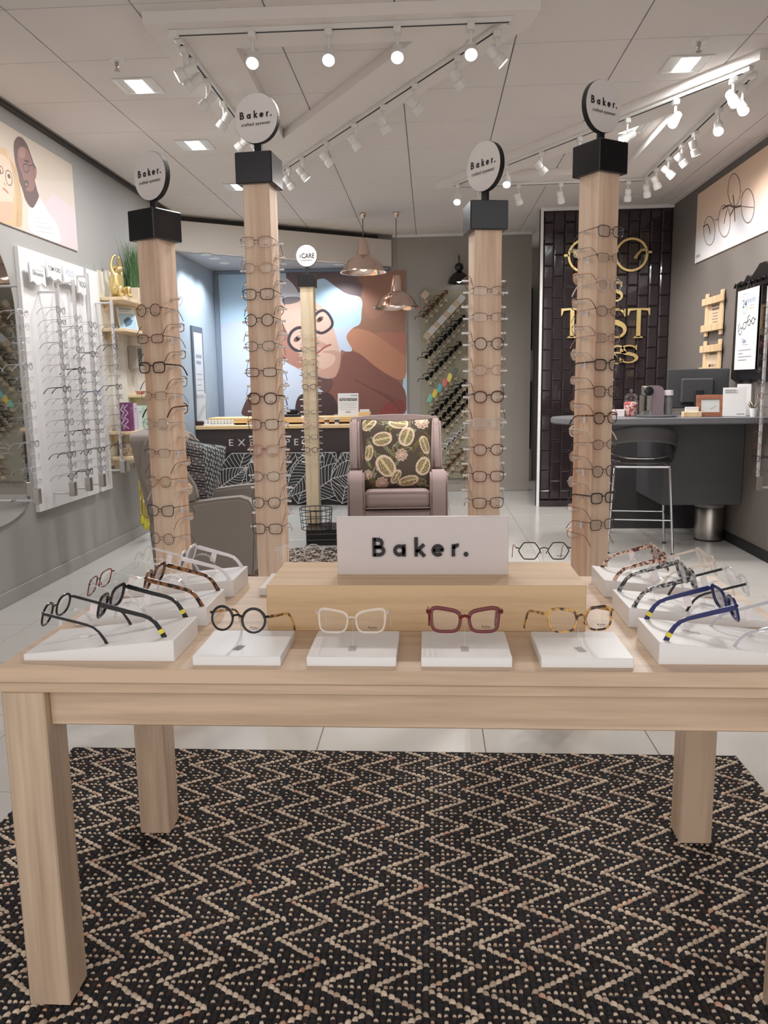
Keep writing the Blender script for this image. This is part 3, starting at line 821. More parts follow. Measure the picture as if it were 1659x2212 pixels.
# riser and brand sign
o = MB().box(-0.359, 0.359, -0.1195, 0.1195, 0, 0.107, b=0.0015).build('wooden_riser', W_RISER, smooth=False)
o.location = (-0.016, 1.8575, TT); tag(o, 'low oak riser box standing in the middle of the table', 'riser')
sg = thing('brand_sign', 'white brand sign block with raised black lettering on the oak riser', 'sign', (-0.0215, 1.846, TT+0.107))
MB().box(-0.2015, 0.2015, -0.009, 0.009, 0, 0.139, b=0.001).build('panel', plain('sign_board', H(210, 199, 196), 0.45, var=0.015), sg, smooth=False)
lt = MB()
cap = 0.0445; u0, v0 = -0.117, 0.0455
def stroke3d(m, pts, w, y0, y1, closed=False):
    P = [Vector(p) for p in pts]; n = len(P); L = []; R_ = []
    for i, p in enumerate(P):
        t = P[min(i+1, n-1)]-P[max(i-1, 0)]
        if closed and i in (0, n-1): t = P[1]-P[-2]
        t.normalize(); q = Vector((-t.y, t.x)); L.append(p+q*w/2); R_.append(p-q*w/2)
    vs = [(q.x, y, q.y) for y in (y0, y1) for q in L+R_]
    fs = []; N2 = 2*n
    for i in range(n-1):
        fs += [(i, i+1, n+i+1, n+i), (N2+i, N2+i+1, N2+n+i+1, N2+n+i), (i, i+1, N2+i+1, N2+i), (n+i, n+i+1, N2+n+i+1, N2+n+i)]
    fs += [(0, n, N2+n, N2), (n-1, 2*n-1, N2+2*n-1, N2+n-1)]
    m.add(vs, fs)
for g_ in word_strokes(0.18):
    stroke3d(lt, [(u0+x*cap, v0+y*cap) for x, y in g_], 0.18*cap, -0.014, -0.0085, closed=(abs(g_[0][0]-g_[-1][0])+abs(g_[0][1]-g_[-1][1]) < 1e-6))
lt.prism([(u0+4.93*cap+0.12*cap*cos(2*pi*i/20), v0+0.11*cap+0.12*cap*sin(2*pi*i/20)) for i in range(20)], -0.014, -0.0085, lambda u, v, a: (u, a, v))
lt.build('lettering', plain('black_letter', H(30, 22, 26), 0.45), sg, smooth=False)

# thin white boards with one pair each along the front
ST_CLEAR = glass('clear_acrylic', (0.96, 0.96, 0.97), 0.12, 0.10)
def nose_stand(loc, h, rz=0.0, label='small clear acrylic nose stand'):
    t = thing('glasses_stand', label, 'stand', loc, rz, 'clear nose stands')
    MB().box(-0.008, 0.008, -0.018, 0.012, 0.0, 0.0018, b=0.0004).build('foot', ST_CLEAR, t, smooth=False)
    MB().tube([(0, 0.008, 0.001), (0, 0.012, h*0.4), (0, 0.010, h*0.8), (0, 0.005, h)], [0.0035, 0.003, 0.003, 0.0045], 6, flat=0.35).build('post', ST_CLEAR, t)
BO = [(-0.391, 'round', 'acetate', 'black', 'black', 'round black glasses on the leftmost thin white board', -14, 'honey'),
      (-0.160, 'cat', 'acetate', 'clearbeige', 'clearbeige', 'clear beige glasses on the second thin white board', 0, None),
      (0.068, 'cat', 'thick', 'wine', 'wine', 'dark red glasses on the third thin white board', 0, None),
      (0.303, 'wayfarer', 'acetate', 'honey', 'honey', 'honey tortoise glasses on the rightmost thin white board', 12, None)]
wid = ['leftmost, under the round black glasses', 'second from left, under clear beige glasses', 'third from left, under dark red glasses', 'rightmost, under honey tortoise glasses']
for k, (x, sh, st, fr, te, lab, yw, alt) in enumerate(BO):
    o = MB().box(-0.0895, 0.0895, -0.085, 0.085, 0, 0.02, b=0.0012).build('display_board', M_WHITE, smooth=False)
    o.location = (x, 1.5925, TT); tag(o, 'thin white display board, ' + wid[k], 'display board', 'thin white boards')
    GX = [(-0.002), (0.0), (0.005), (0.012)][k]
    yb = 1.556
    cpx = [(513, 1338), (760, 1342), (1004, 1340), (1255, 1338)][k]
    c = PY(cpx[0], cpx[1], yb)
    nose_stand((c.x, yb+0.006, TT+0.02), c.z-TT-0.02, radians(yw), 'small clear nose stand on the thin board, ' + wid[k].split(',')[0])
    M = gm((c.x, yb, c.z), radians(yw), radians(12)) @ Matrix.Scale(1.05, 4)
    make_glasses(sh, st, fr, L_CLEAR, M, lab, None, temples=alt, sticker=True)

# white wedge blocks at both ends of the table with pairs facing outwards
def wedge(x_in, x_out, y0, label):
    xm = (x_in+x_out)/2; s = 1 if x_in > x_out else -1
    m = MB(); hi, ho = 0.046, 0.014
    o0 = x_out-xm; i0 = x_in-xm
    vs = [(o0, 0, 0), (i0, 0, 0), (i0, 0.168, 0), (o0, 0.168, 0), (o0, 0, ho), (i0, 0, hi), (i0, 0.168, hi), (o0, 0.168, ho)]
    m.add(vs, [(0, 1, 2, 3), (4, 5, 6, 7), (0, 1, 5, 4), (2, 3, 7, 6), (1, 2, 6, 5), (3, 0, 4, 7)])
    bm = bmesh.new(); me = m.mesh('wedge_block', smooth=False); bm.from_mesh(me)
    bmesh.ops.bevel(bm, geom=list(bm.edges), offset=0.001, segments=1, affect='EDGES'); bm.to_mesh(me); bm.free()
    o = link('wedge_block', me, M_WHITE); o.location = (xm, y0, TT)
    tag(o, label, 'display block', 'white wedge blocks')
    return hi, ho
for k, y0 in enumerate((1.530, 1.773, 2.030)):
    row = ['front', 'middle', 'back'][k]
    wedge(-0.525, -0.842, y0, 'white sloping display block, %s one at the left end of the table' % row)
    wedge(0.446, 0.762, y0, 'white sloping display block, %s one at the right end of the table' % row)
def ring_stand(x, y, z, s, label):
    """clear bent acrylic loop that carries a pair facing sideways"""
    t = thing('ring_stand', label, 'stand', (x, y, z), 0, 'clear acrylic loop stands')
    R_ = 0.036; vs = []; fs = []; n = 22
    pts = []
    for i in range(n+1):
        a = radians(-35 + 215*i/n); pts.append((s*R_*cos(a), R_+R_*sin(a)-0.012+0.004))
    pts = [(s*R_*0.2, 0.001)] + [(s*R_*0.75, 0.001)] + pts
    for (u, v) in pts:
        v = max(v, 0.001)
        vs += [(u, -0.007, v), (u, 0.007, v), (u*0.95, 0.007, v-0.0018 if v > 0.004 else v+0.0018), (u*0.95, -0.007, v-0.0018 if v > 0.004 else v+0.0018)]
    for i in range(len(pts)-1):
        for j in range(4): fs.append((i*4+j, i*4+(j+1) % 4, (i+1)*4+(j+1) % 4, (i+1)*4+j))
    MB().add(vs, fs).build('loop', ST_CLEAR, t)
SIDE = [  # px of bridge, depth, facing (-1 left / +1 right), shape, style, frame, lens, label, sunglasses, temples, tag, yaw off
 (118, 1316, 1.615, -1, 'panto', 'acetate', 'black', L_CLEAR, 'black clear-lens glasses at the outer end of the front left block', 0, None, 'r', 0),
 (236, 1297, 1.630, -1, 'wayfarer', 'thick', 'black', L_GREY, 'black sunglasses with yellow-tipped arms on the front left block', 1, None, 'r', 0),
 (212, 1257, 1.865, -1, 'square', 'thin', 'redblack', L_CLEAR, 'red and black speckled glasses with clear arms on the middle left block', 0, 'clear', None, 0),
 (330, 1246, 1.855, -1, 'wayfarer', 'thick', 'tortoise', L_BROWN, 'brown tortoise sunglasses on the middle left block', 1, None, 'r', 0),
 (306, 1204, 2.115, -1, 'panto', 'acetate', 'clear', L_CLEAR, 'clear see-through glasses on the back left block', 0, None, None, 0),
 (402, 1203, 2.115, -1, 'wayfarer', 'thick', 'white', L_DARK, 'white sunglasses with dark lenses on the back left block', 1, None, 'r', 0),
 (1571, 1302, 1.620, 1, 'wayfarer', 'thick', 'navy', L_GREY, 'navy blue sunglasses with yellow-tipped arms on the front right block', 1, None, None, 0),
 (1706, 1330, 1.620, 1, 'panto', 'acetate', 'cleargrey', L_CLEAR, 'grey see-through glasses cut by the right edge on the front right block', 0, None, None, 0),
 (1487, 1243, 1.855, 1, 'wayfarer', 'thick', 'greystripe', L_GREY, 'grey striped sunglasses on the middle right block', 1, None, None, 0),
 (1596, 1254, 1.865, 1, 'square', 'acetate', 'clear', L_CLEAR, 'clear-front glasses with black arms on the middle right block', 0, 'black', None, 0),
 (1428, 1204, 2.115, 1, 'cat', 'thick', 'pinktort', L_BROWN, 'pink and brown tortoise glasses on the back right block', 0, None, None, 0),
 (1530, 1213, 2.110, 1, 'cat', 'acetate', 'clearbeige', L_CLEAR, 'pale clear beige glasses on the back right block', 0, None, None, 0),
]
for (px, py, y, s, sh, st, fr, ln, lab, sun, te, tg, yo) in SIDE:
    c = PY(px, py, y)
    M = gm((c.x, y, c.z), radians(90*s+yo), radians(15)) @ Matrix.Scale(1.08, 4)
    make_glasses(sh, st, fr, ln, M, lab, None, temples=te, tagside=tg or ('l' if s > 0 else 'r'), cat='sunglasses' if sun else 'glasses', name='sunglasses' if sun else 'eyeglasses', tips='yellow' if 'yellow' in lab else None)
    bz = TT + 0.014 + 0.032*max(0, min(1, (abs(c.x - s*0.02)-0.84 if False else (0.842-abs(c.x+0.04 if s > 0 else c.x))/0.317)))
    xs = c.x - s*0.045
    rel = (0.842+xs)/0.317 if s < 0 else (0.762-xs)/0.316
    rel = max(0.0, min(1.0, rel))
    lab2 = 'clear acrylic loop carrying the ' + ' '.join(lab.split(' glasses')[0].split(' sunglasses')[0].split()[:6]) + (' sunglasses' if sun else ' glasses') + ' on the white block'
    if px < 1650: ring_stand(xs, y, TT+0.014+0.032*rel, -s, lab2)

# boards and pairs behind the riser
for x, lab in ((-0.37, 'left'), (0.262, 'right')):
    o = MB().box(-0.0895, 0.0895, -0.085, 0.085, 0, 0.02, b=0.0012).build('display_board', M_WHITE, smooth=False)
    o.location = (x, 2.13, TT); tag(o, 'thin white display board behind the %s end of the oak riser' % lab, 'display board', 'thin white boards')
c = PY(648, 1196, 2.16)
nose_stand((c.x, 2.165, TT+0.02), c.z-TT-0.02, radians(8), 'small clear nose stand behind the left end of the riser')
make_glasses('round', 'thin', 'clear', L_CLEAR, gm((c.x, 2.16, c.z), radians(8), radians(6)) @ Matrix.Scale(1.08, 4), 'clear round glasses behind the left end of the oak riser')
c = PY(1175, 1190, 2.16)
nose_stand((c.x, 2.165, TT+0.02), c.z-TT-0.02, 0, 'small clear nose stand behind the right end of the riser')
make_glasses('hex', 'thin', 'charcoal', L_CLEAR, gm((c.x, 2.16, c.z), radians(0), radians(6)) @ Matrix.Scale(1.08, 4), 'hexagonal dark wire glasses behind the right end of the oak riser', temples='rose', sticker=True)

# ================================================================== wooden posts carrying spectacles
KIN = [('rect', 'thin'), ('panto', 'thin'), ('square', 'thin'), ('round', 'wire'), ('oval', 'wire'), ('rect', 'half'), ('square', 'acetate'), ('cat', 'thin'), ('panto', 'acetate'), ('hex', 'wire')]
CLR = ['brown', 'darkbrown', 'gunmetal', 'gold', 'rose', 'black', 'tortoise', 'silver', 'clearbeige', 'brown']
CNAME = {'brown': 'brown', 'darkbrown': 'dark brown', 'gunmetal': 'gunmetal', 'gold': 'gold', 'rose': 'rose gold', 'black': 'black', 'tortoise': 'tortoise', 'silver': 'silver',
         'clearbeige': 'clear beige', 'wine': 'dark red', 'charcoal': 'charcoal', 'clear': 'clear', 'blue': 'blue', 'white': 'white', 'pinktort': 'pink tortoise'}
SNAME = {'rect': 'rectangular', 'panto': 'rounded', 'square': 'square', 'round': 'round', 'oval': 'oval', 'cat': 'cat-eye', 'hex': 'hexagonal', 'big': 'large', 'wayfarer': 'squarish'}
ROD = MB().cyl((-1, 0, 0), (1, 0, 0), 0.0045, n=8).mesh('peg')
def post(px, cap_b, cap_t, disc_c, disc_r, y, w, rot, caprot, discrot, front, back, label, where, pine, capw=0.146, base=0.0, spec=None, lens=None, brandtext=True, scale=1.0, z0=0.0):
    """front/back: pixel rows of the pairs facing forwards and backwards"""
    c = PY(px, (cap_b+cap_t)/2, y)
    zb, zt = PY(px, cap_b, y).z, PY(px, cap_t, y).z
    t = thing('display_post', label, 'display post', (c.x, y, z0), 0)
    R_ = Matrix.Rotation(rot, 4, 'Z')
    MB().box(-w/2, w/2, -w/2, w/2, 0, zb-z0+0.01, b=0.003).build('post', pine, t, smooth=False).matrix_local = R_
    cp = MB().box(-capw/2, capw/2, -capw/2, capw/2, zb-z0, zt-z0, b=0.003).build('cap', M_DARK, t, smooth=False); cp.matrix_local = Matrix.Rotation(caprot, 4, 'Z')
    zc = PY(px, disc_c, y).z-z0
    MB().box(-0.015, 0.015, -0.006, 0.006, zt-z0, zc-disc_r*0.9).build('neck', M_BLACKM, t, smooth=False).matrix_local = Matrix.Rotation(discrot, 4, 'Z')
    D = Matrix.Rotation(discrot, 4, 'Z'); D.translation = (0, 0, zc)
    n = 48
    dk = MB().prism([(disc_r*cos(2*pi*i/n), disc_r*sin(2*pi*i/n)) for i in range(n)], -0.011, 0.011, lambda u, v, a: (u, a, v)).build('disc', M_BLACKM, t, smooth=False); dk.matrix_local = D
    r2 = disc_r-0.001
    MB().prism([(r2*cos(2*pi*i/n), r2*sin(2*pi*i/n)) for i in range(n)], -0.0125, -0.0112, lambda u, v, a: (u, a, v)).build('face', plain('cool_disc_face', H(196, 196, 194), 0.5) if not brandtext else plain('disc_face', H(244, 236, 232), 0.4), dk, smooth=False)
    A = Art((0, -0.0125, 0), (1, 0, 0), (0, 0, 1), (0, -1, 0))
    if brandtext:
        cp_ = disc_r*0.295
        brand_art(A, -2.52*cp_, 0.0, cp_, H(52, 44, 44), 0.22)
        art_text(A, 'crafted eyewear', 0, -0.026, 0.0165, H(84, 74, 72), 0.0003, space=1.15)
    else:
        art_text(A, 'i', -0.052, -0.016, 0.045, H(40, 36, 34), 0.0008); art_text(A, 'CARE', 0.012, -0.018, 0.055, H(40, 36, 34), 0.0012, sx=0.8)
        A.line([(-0.035, 0.042), (0.035, 0.042)], 0.010, H(196, 192, 190)); A.line([(-0.045, -0.036), (0.045, -0.036)], 0.006, H(140, 136, 134))
    A.build('lettering', dk)
    # pegs through the post and the pairs hung on them
    grp = 'glasses on ' + where
    for side, rows in (('front', front), ('back', back)):
        for k, py in enumerate(rows):
            z = PY(px, py, y).z
            seed = (int(px)*7+k*5+(3 if side == 'back' else 0))
            sh, st = KIN[(seed*3+k) % len(KIN)]; cl = CLR[(seed+k*3) % len(CLR)]
            if spec and (side, k) in spec: sh, st, cl = spec[(side, k)]
            s = 1 if side == 'front' else -1
            Lp = w/2+0.036
            pg = link('peg', ROD, M_ALU, t); pg.matrix_local = R_ @ Matrix.Translation((0, s*(-0.012), z-z0-0.004)) @ Matrix.Diagonal((Lp, 1, 1, 1))
            loc = Vector((c.x, y, z)) + (R_.to_3x3() @ Vector((0, -s*(w/2+0.020), 0)))
            rz = rot if side == 'front' else rot+pi
            xh = glasses_meshes(sh, st)['dims'][2]
            M = gm(loc - Vector((0, 0, xh*0.3)), rz, radians(2)) @ Matrix.Scale(scale, 4)
            ln = (lens or L_CLEAR) if side == 'front' else L_CLEAR
            lab = '%s %s glasses, %s from top, %s of %s' % (CNAME[cl], SNAME[sh], ORD[k], 'near side' if side == 'front' else 'far side', where)
            make_glasses(sh, st, cl, ln, M, lab, grp, tagside=('l' if rot <= 0 else 'r') if (k+len(side)) % 2 == 0 else None, sticker=(side == 'front' and k % 2 == 0))
    return t
fr_ = lambda a, n, d: [a+d*i for i in range(n)]
post(335, 523, 458, 381, 0.092, 3.25, 0.107, radians(-19.5), radians(-30), radians(-31), fr_(672, 9, 60.5), fr_(646, 9, 59), 'shortest pine display post with black cap and disc, leftmost', 'the leftmost post', W_PINE,
     spec={('front', 0): ('round', 'thin', 'tortoise'), ('front', 1): ('rect', 'thin', 'brown'), ('front', 2): ('square', 'acetate', 'darkbrown'), ('front', 3): ('rect', 'half', 'brown'), ('back', 7): ('panto', 'acetate', 'clearbeige'), ('back', 8): ('rect', 'half', 'tortoise'), ('back', 2): ('rect', 'thin', 'charcoal')})
post(560, 405, 338, 257, 0.092, 3.25, 0.107, radians(-6), radians(-6), radians(-15), fr_(528, 12, 55.1), fr_(556, 11, 55.1), 'tall pine display post with black cap and disc, left of centre', 'the tall post left of centre', W_PINE,
     spec={('front', 0): ('square', 'half', 'brown'), ('front', 1): ('oval', 'wire', 'rose'), ('front', 2): ('square', 'thin', 'darkbrown'), ('front', 3): ('round', 'thin', 'darkbrown'), ('front', 6): ('panto', 'acetate', 'brown'), ('front', 10): ('panto', 'thin', 'brown'), ('front', 11): ('square', 'thin', 'brown')})
post(1048, 503, 441, 360, 0.092, 3.25, 0.107, radians(11), radians(9), radians(-50), fr_(631, 9, 56), fr_(604, 9, 56.5), 'shorter pine display post with black cap and disc, right of centre', 'the post right of centre', W_PINE,
     spec={('front', 0): ('rect', 'half', 'gunmetal'), ('front', 1): ('rect', 'half', 'brown'), ('front', 2): ('round', 'thin', 'black'), ('front', 3): ('oval', 'wire', 'rose'), ('front', 4): ('panto', 'acetate', 'brown'), ('front', 5): ('square', 'acetate', 'clear'), ('front', 6): ('panto', 'thin', 'wine'), ('front', 7): ('square', 'thin', 'wine'), ('front', 8): ('square', 'thin', 'brown')})
post(1296, 381, 313, 231, 0.094, 3.25, 0.107, radians(31.6), radians(33), radians(36), fr_(505, 12, 56.4), fr_(541, 12, 55.6), 'tallest pine display post with black cap and disc, right side', 'the tallest right post', W_PINE, lens=L_BLUE,
     spec={('front', 0): ('square', 'thin', 'gunmetal'), ('front', 1): ('rect', 'half', 'brown'), ('front', 7): ('panto', 'acetate', 'tortoise'), ('front', 9): ('panto', 'thin', 'brown'), ('back', 7): ('panto', 'acetate', 'clearbeige')})

# ================================================================== chevron rugs
def rug(x0, x1, y0, y1, label, dx=0.0150, dy=0.0092, fine=True, seed=1, phase=0.0):
    rng = np.random.default_rng(seed)
    t = thing('chevron_rug', label, 'rug', ((x0+x1)/2, (y0+y1)/2, 0))
    cx, cy = (x0+x1)/2, (y0+y1)/2
    MB().box(x0-cx, x1-cx, y0-cy, y1-cy, 0.0005, 0.008, b=0.002).build('rug_base', plain('rug_weft', H(30, 26, 27), 0.95), t, smooth=False)
    nx = int((x1-x0)/dx); ny = int((y1-y0)/dy)
    I, J = np.meshgrid(np.arange(nx), np.arange(ny), indexing='ij'); I = I.ravel(); J = J.ravel()
    X = x0+dx*(I+0.5)-cx; Y = y0+dy*(J+0.5)-cy
    half = 8
    jj = J % (2*half); sft = np.where(jj < half, jj, 2*half-jj)
    u = (I + sft) % 8
    light = u == 0
    dots = (((u == 3) | (u == 5)) & (J % 2 == 0)) | (((sft == 0) | (sft == half)) & (I % 2 == 0))
    dots = dots & ~light
    n = len(X)
    jit = rng.random((n, 5))
    cream = np.array(H(214, 194, 172)); cream2 = np.array(H(188, 164, 144)); pink = np.array(H(206, 160, 136))
    dk1 = np.array(H(36, 31, 33)); dk2 = np.array(H(48, 38, 34)); dk3 = np.array(H(30, 32, 38))
    col = np.where(jit[:, :1] < 0.45, dk1, np.where(jit[:, :1] < 0.75, dk2, dk3))
    lc = cream*(0.82+0.3*jit[:, 1:2]); lc = np.where(jit[:, 2:3] < 0.04, pink, lc); lc = np.where(jit[:, 2:3] > 0.85, cream2, lc)
    isl = light | dots
    col = np.where(isl[:, None], lc, col*(0.8+0.5*jit[:, 3:4]))
    lx = np.where(light, dx*0.58, np.where(dots, dx*0.38, dx*0.55))*(0.9+0.25*jit[:, 3])
    ly = np.where(light, dy*1.05, np.where(dots, dy*0.60, dy*0.80))*(0.9+0.3*jit[:, 4])
    hz = np.where(light, 0.0090, np.where(dots, 0.0066, 0.0060))*(0.85+0.3*jit[:, 1])
    sh = np.where(light, np.where(jj < half, -0.30, 0.30), 0.0)
    na = 6 if fine else 4
    an = 2*np.pi*(np.arange(na)+0.5)/na
    ring0 = np.stack([np.cos(an), np.sin(an), np.zeros(na)], 1); ring1 = np.stack([0.72*np.cos(an), 0.72*np.sin(an), np.full(na, 0.75)], 1)
    T = np.concatenate([ring0, ring1, [[0, 0, 1.0]]], 0); nv = len(T)
    V = np.empty((n, nv, 3))
    X = X+(jit[:, 0]-0.5)*dx*0.25; Y = Y+(jit[:, 2]-0.5)*dy*0.25
    V[:, :, 0] = X[:, None]+T[None, :, 0]*lx[:, None]+T[None, :, 1]*ly[:, None]*sh[:, None]
    V[:, :, 1] = Y[:, None]+T[None, :, 1]*ly[:, None]
    V[:, :, 2] = 0.0065+T[None, :, 2]*hz[:, None]
    F = []
    for k in range(na):
        F.append((k, (k+1) % na, na+(k+1) % na)); F.append((k, na+(k+1) % na, na+k)); F.append((na+k, na+(k+1) % na, 2*na))
    F = np.array(F); nf = len(F)
    idx = (F[None, :, :]+(np.arange(n)*nv)[:, None, None]).reshape(-1)
    me = bpy.data.meshes.new('yarn')
    me.vertices.add(n*nv); me.vertices.foreach_set('co', V.reshape(-1))
    me.loops.add(len(idx)); me.loops.foreach_set('vertex_index', idx)
    me.polygons.add(n*nf); me.polygons.foreach_set('loop_start', np.arange(n*nf)*3)
    me.update(calc_edges=True)
    at = me.color_attributes.new('Col', 'FLOAT_COLOR', 'POINT')
    c4 = np.ones((n, nv, 4)); c4[:, :, :3] = col[:, None, :]
    at.data.foreach_set('color', c4.reshape(-1))
    me.polygons.foreach_set('use_smooth', np.ones(n*nf, dtype=bool))
    stuff(link('yarn', me, print_mat('rug_yarn', 0.95), t))
    return t
rug(-1.345, 1.086, 0.62, 2.745, 'black and cream chevron woven rug under the oak table', seed=3)
rug(-1.35, 0.42, 5.00, 6.42, 'second chevron rug lying in front of the far armchair', dx=0.017, dy=0.013, fine=False, seed=5)

# ================================================================== armchairs
M_CH1 = plain('mauve_upholstery', H(162, 142, 138), 0.9, var=0.06, scale=60, bump=0.15)
M_CH2 = plain('taupe_upholstery', H(150, 140, 133), 0.9, var=0.05, scale=60, bump=0.15)
def armchair(loc, rz, label, mat, s=1.0):
    t = thing('wing_armchair', label, 'armchair', loc, rz)
    def tilt(a, p):
        return Matrix.Translation(p) @ Matrix.Rotation(a, 4, 'X') @ Matrix.Translation(-Vector(p))
    # back with a gently arched top
    n = 14
    top = [(-0.365+0.73*i/n, 1.045+0.022*sin(pi*i/n)) for i in range(n+1)]
    out = [(-0.33, 0.28), (-0.355, 0.60), (-0.378, 0.90), (-0.385, 1.0), (-0.380, 1.03)] + top + [(0.380, 1.03), (0.385, 1.0), (0.378, 0.90), (0.355, 0.60), (0.33, 0.28)]
    out = [(x*s, z) for x, z in out]
    m = MB().prism(out, 0.17, 0.30, lambda u, v, a: (u, a+0.16*(v-0.45), v))
    me = m.mesh('backrest', smooth=False); bm = bmesh.new(); bm.from_mesh(me)
    bmesh.ops.remove_doubles(bm, verts=bm.verts, dist=1e-5)
    ed = [e for e in bm.edges if e.is_manifold and e.calc_face_angle(0) > 0.6]
    bmesh.ops.bevel(bm, geom=ed, offset=0.045, segments=4, affect='EDGES', clamp_overlap=True); bm.to_mesh(me); bm.free()
    me.polygons.foreach_set('use_smooth', [True]*len(me.polygons)); me.set_sharp_from_angle(angle=0.9)
    link('backrest', me, mat, t)
    for sx in (-1, 1):
        # wing: side panel flowing from the arm to the top of the back
        w = [(0.26, 0.52), (-0.02, 0.62), (0.00, 0.72), (0.08, 0.86), (0.13, 0.98), (0.20, 1.035), (0.33, 1.03), (0.36, 0.8)]
        mw = MB().prism(w, 0.302*s, 0.385*s, lambda u, v, a: (sx*a*(1+0.02*(v-0.6)), u, v))
        me = mw.mesh('wing', smooth=False); bm = bmesh.new(); bm.from_mesh(me)
        bmesh.ops.remove_doubles(bm, verts=bm.verts, dist=1e-5)
        ed = [e for e in bm.edges if e.is_manifold and e.calc_face_angle(0) > 0.35]
        bmesh.ops.bevel(bm, geom=ed, offset=0.022, segments=3, affect='EDGES', clamp_overlap=True); bm.to_mesh(me); bm.free()
        me.polygons.foreach_set('use_smooth', [True]*len(me.polygons)); me.set_sharp_from_angle(angle=1.0)
        link('wing', me, mat, t)
        # arm: rounded front, rising slightly to the front
        a_ = [(-0.36, 0.14), (-0.38, 0.40), (-0.375, 0.56), (-0.34, 0.625), (-0.28, 0.645), (-0.15, 0.635), (0.05, 0.61), (0.25, 0.60), (0.30, 0.45), (0.28, 0.14)]
        ma = MB().prism(a_, 0.262*s, 0.398*s, lambda u, v, a: (sx*a, u, v))
        me = ma.mesh('armrest', smooth=False); bm = bmesh.new(); bm.from_mesh(me)
        bmesh.ops.remove_doubles(bm, verts=bm.verts, dist=1e-5)
        ed = [e for e in bm.edges if e.is_manifold and e.calc_face_angle(0) > 0.8]
        bmesh.ops.bevel(bm, geom=ed, offset=0.05, segments=4, affect='EDGES', clamp_overlap=True); bm.to_mesh(me); bm.free()
        me.polygons.foreach_set('use_smooth', [True]*len(me.polygons)); me.set_sharp_from_angle(angle=0.9)
        ar = link('armrest', me, mat, t)
        MB().tube([(sx*0.395*s, -0.355, 0.15), (sx*0.395*s, -0.372, 0.40), (sx*0.393*s, -0.366, 0.55)], 0.005, 6).build('piping', mat, ar)
    MB().rbox((0, -0.03, 0.235), (0.56*s, 0.64, 0.19), 0.03).build('seat_frame', mat, t, weld=True)
    cu = MB().rbox((0, -0.06, 0.415), (0.535*s, 0.62, 0.155), 0.055, n=5).build('seat_cushion', mat, t, weld=True)
    e = [(-0.255*s, -0.362, 0.35), (0.255*s, -0.362, 0.35), (0.262*s, -0.366, 0.365), (0.262*s, -0.366, 0.465), (0.25*s, -0.364, 0.482), (-0.25*s, -0.364, 0.482), (-0.262*s, -0.366, 0.465), (-0.262*s, -0.366, 0.365)]
    MB().tube(e, 0.005, 6, closed=True).build('piping', mat, cu)
    for sx in (-1, 1):
        for yy in (-0.32, 0.24):
            MB().lathe([(0.0, 0.0), (0.016, 0.0), (0.026, 0.15), (0.0, 0.15)], 12, c=(sx*0.31*s, yy, 0)).build('leg', W_RED, t)
    return t
armchair((-0.29, 6.62, 0.012), radians(4), 'mauve wing armchair facing the table, behind the white sign', M_CH1)
armchair((-1.52, 5.30, 0.0), radians(94), 'taupe wing armchair turned sideways behind the left posts', M_CH2, 1.0)

def cushion(M, size, thick, paint, label, trim):
    """stuffed square cushion with the printed pattern kept per vertex"""
    N = 110
    t = thing('scatter_cushion', label, 'cushion', M=M)
    xs = np.linspace(-1, 1, N); U, V = np.meshgrid(xs, xs, indexing='ij')
    edge = np.clip((1-U**4)*(1-V**4), 0, 1)**0.5
    pin = 1-0.05*(np.abs(U)**2*(1-np.abs(V)**2)+np.abs(V)**2*(1-np.abs(U)**2))-0.0
    pull = 1-0.06*(1-np.abs(V))*np.abs(U)**6
    pull2 = 1-0.06*(1-np.abs(U))*np.abs(V)**6
    col = paint(U, V)
    for side, nm in ((-1, 'front_panel'), (1, 'back_panel')):
        X = U*size/2*pull; Z = V*size/2*pull2; Y = side*thick/2*edge
        co = np.stack([X, Y, Z], -1).reshape(-1, 3)
        i, j = np.meshgrid(np.arange(N-1), np.arange(N-1), indexing='ij'); a = (i*N+j).ravel()
        quads = np.stack([a, a+N, a+N+1, a+1] if side < 0 else [a, a+1, a+N+1, a+N], 1)
        me = bpy.data.meshes.new(nm); me.from_pydata(co.tolist(), [], quads.tolist())
        at = me.color_attributes.new('Col', 'FLOAT_COLOR', 'POINT')
        c4 = np.ones((N*N, 4)); c4[:, :3] = col.reshape(-1, 3); at.data.foreach_set('color', c4.reshape(-1))
        me.polygons.foreach_set('use_smooth', np.ones(len(me.polygons), dtype=bool))
        link(nm, me, CLOTHPRINT, t)
    k = 24; pts = []
    for q in range(4):
        for i in range(k):
            s = -1+2*i/k
            u, v = [(s, -1), (1, s), (-s, 1), (-1, -s)][q]
            pts.append((u*size/2*(1-0.06*(1-abs(v))*abs(u)**6), 0, v*size/2*(1-0.06*(1-abs(u))*abs(v)**6)))
    MB().tube(pts, 0.006, 6, closed=True).build('piping', trim, t)
    return t
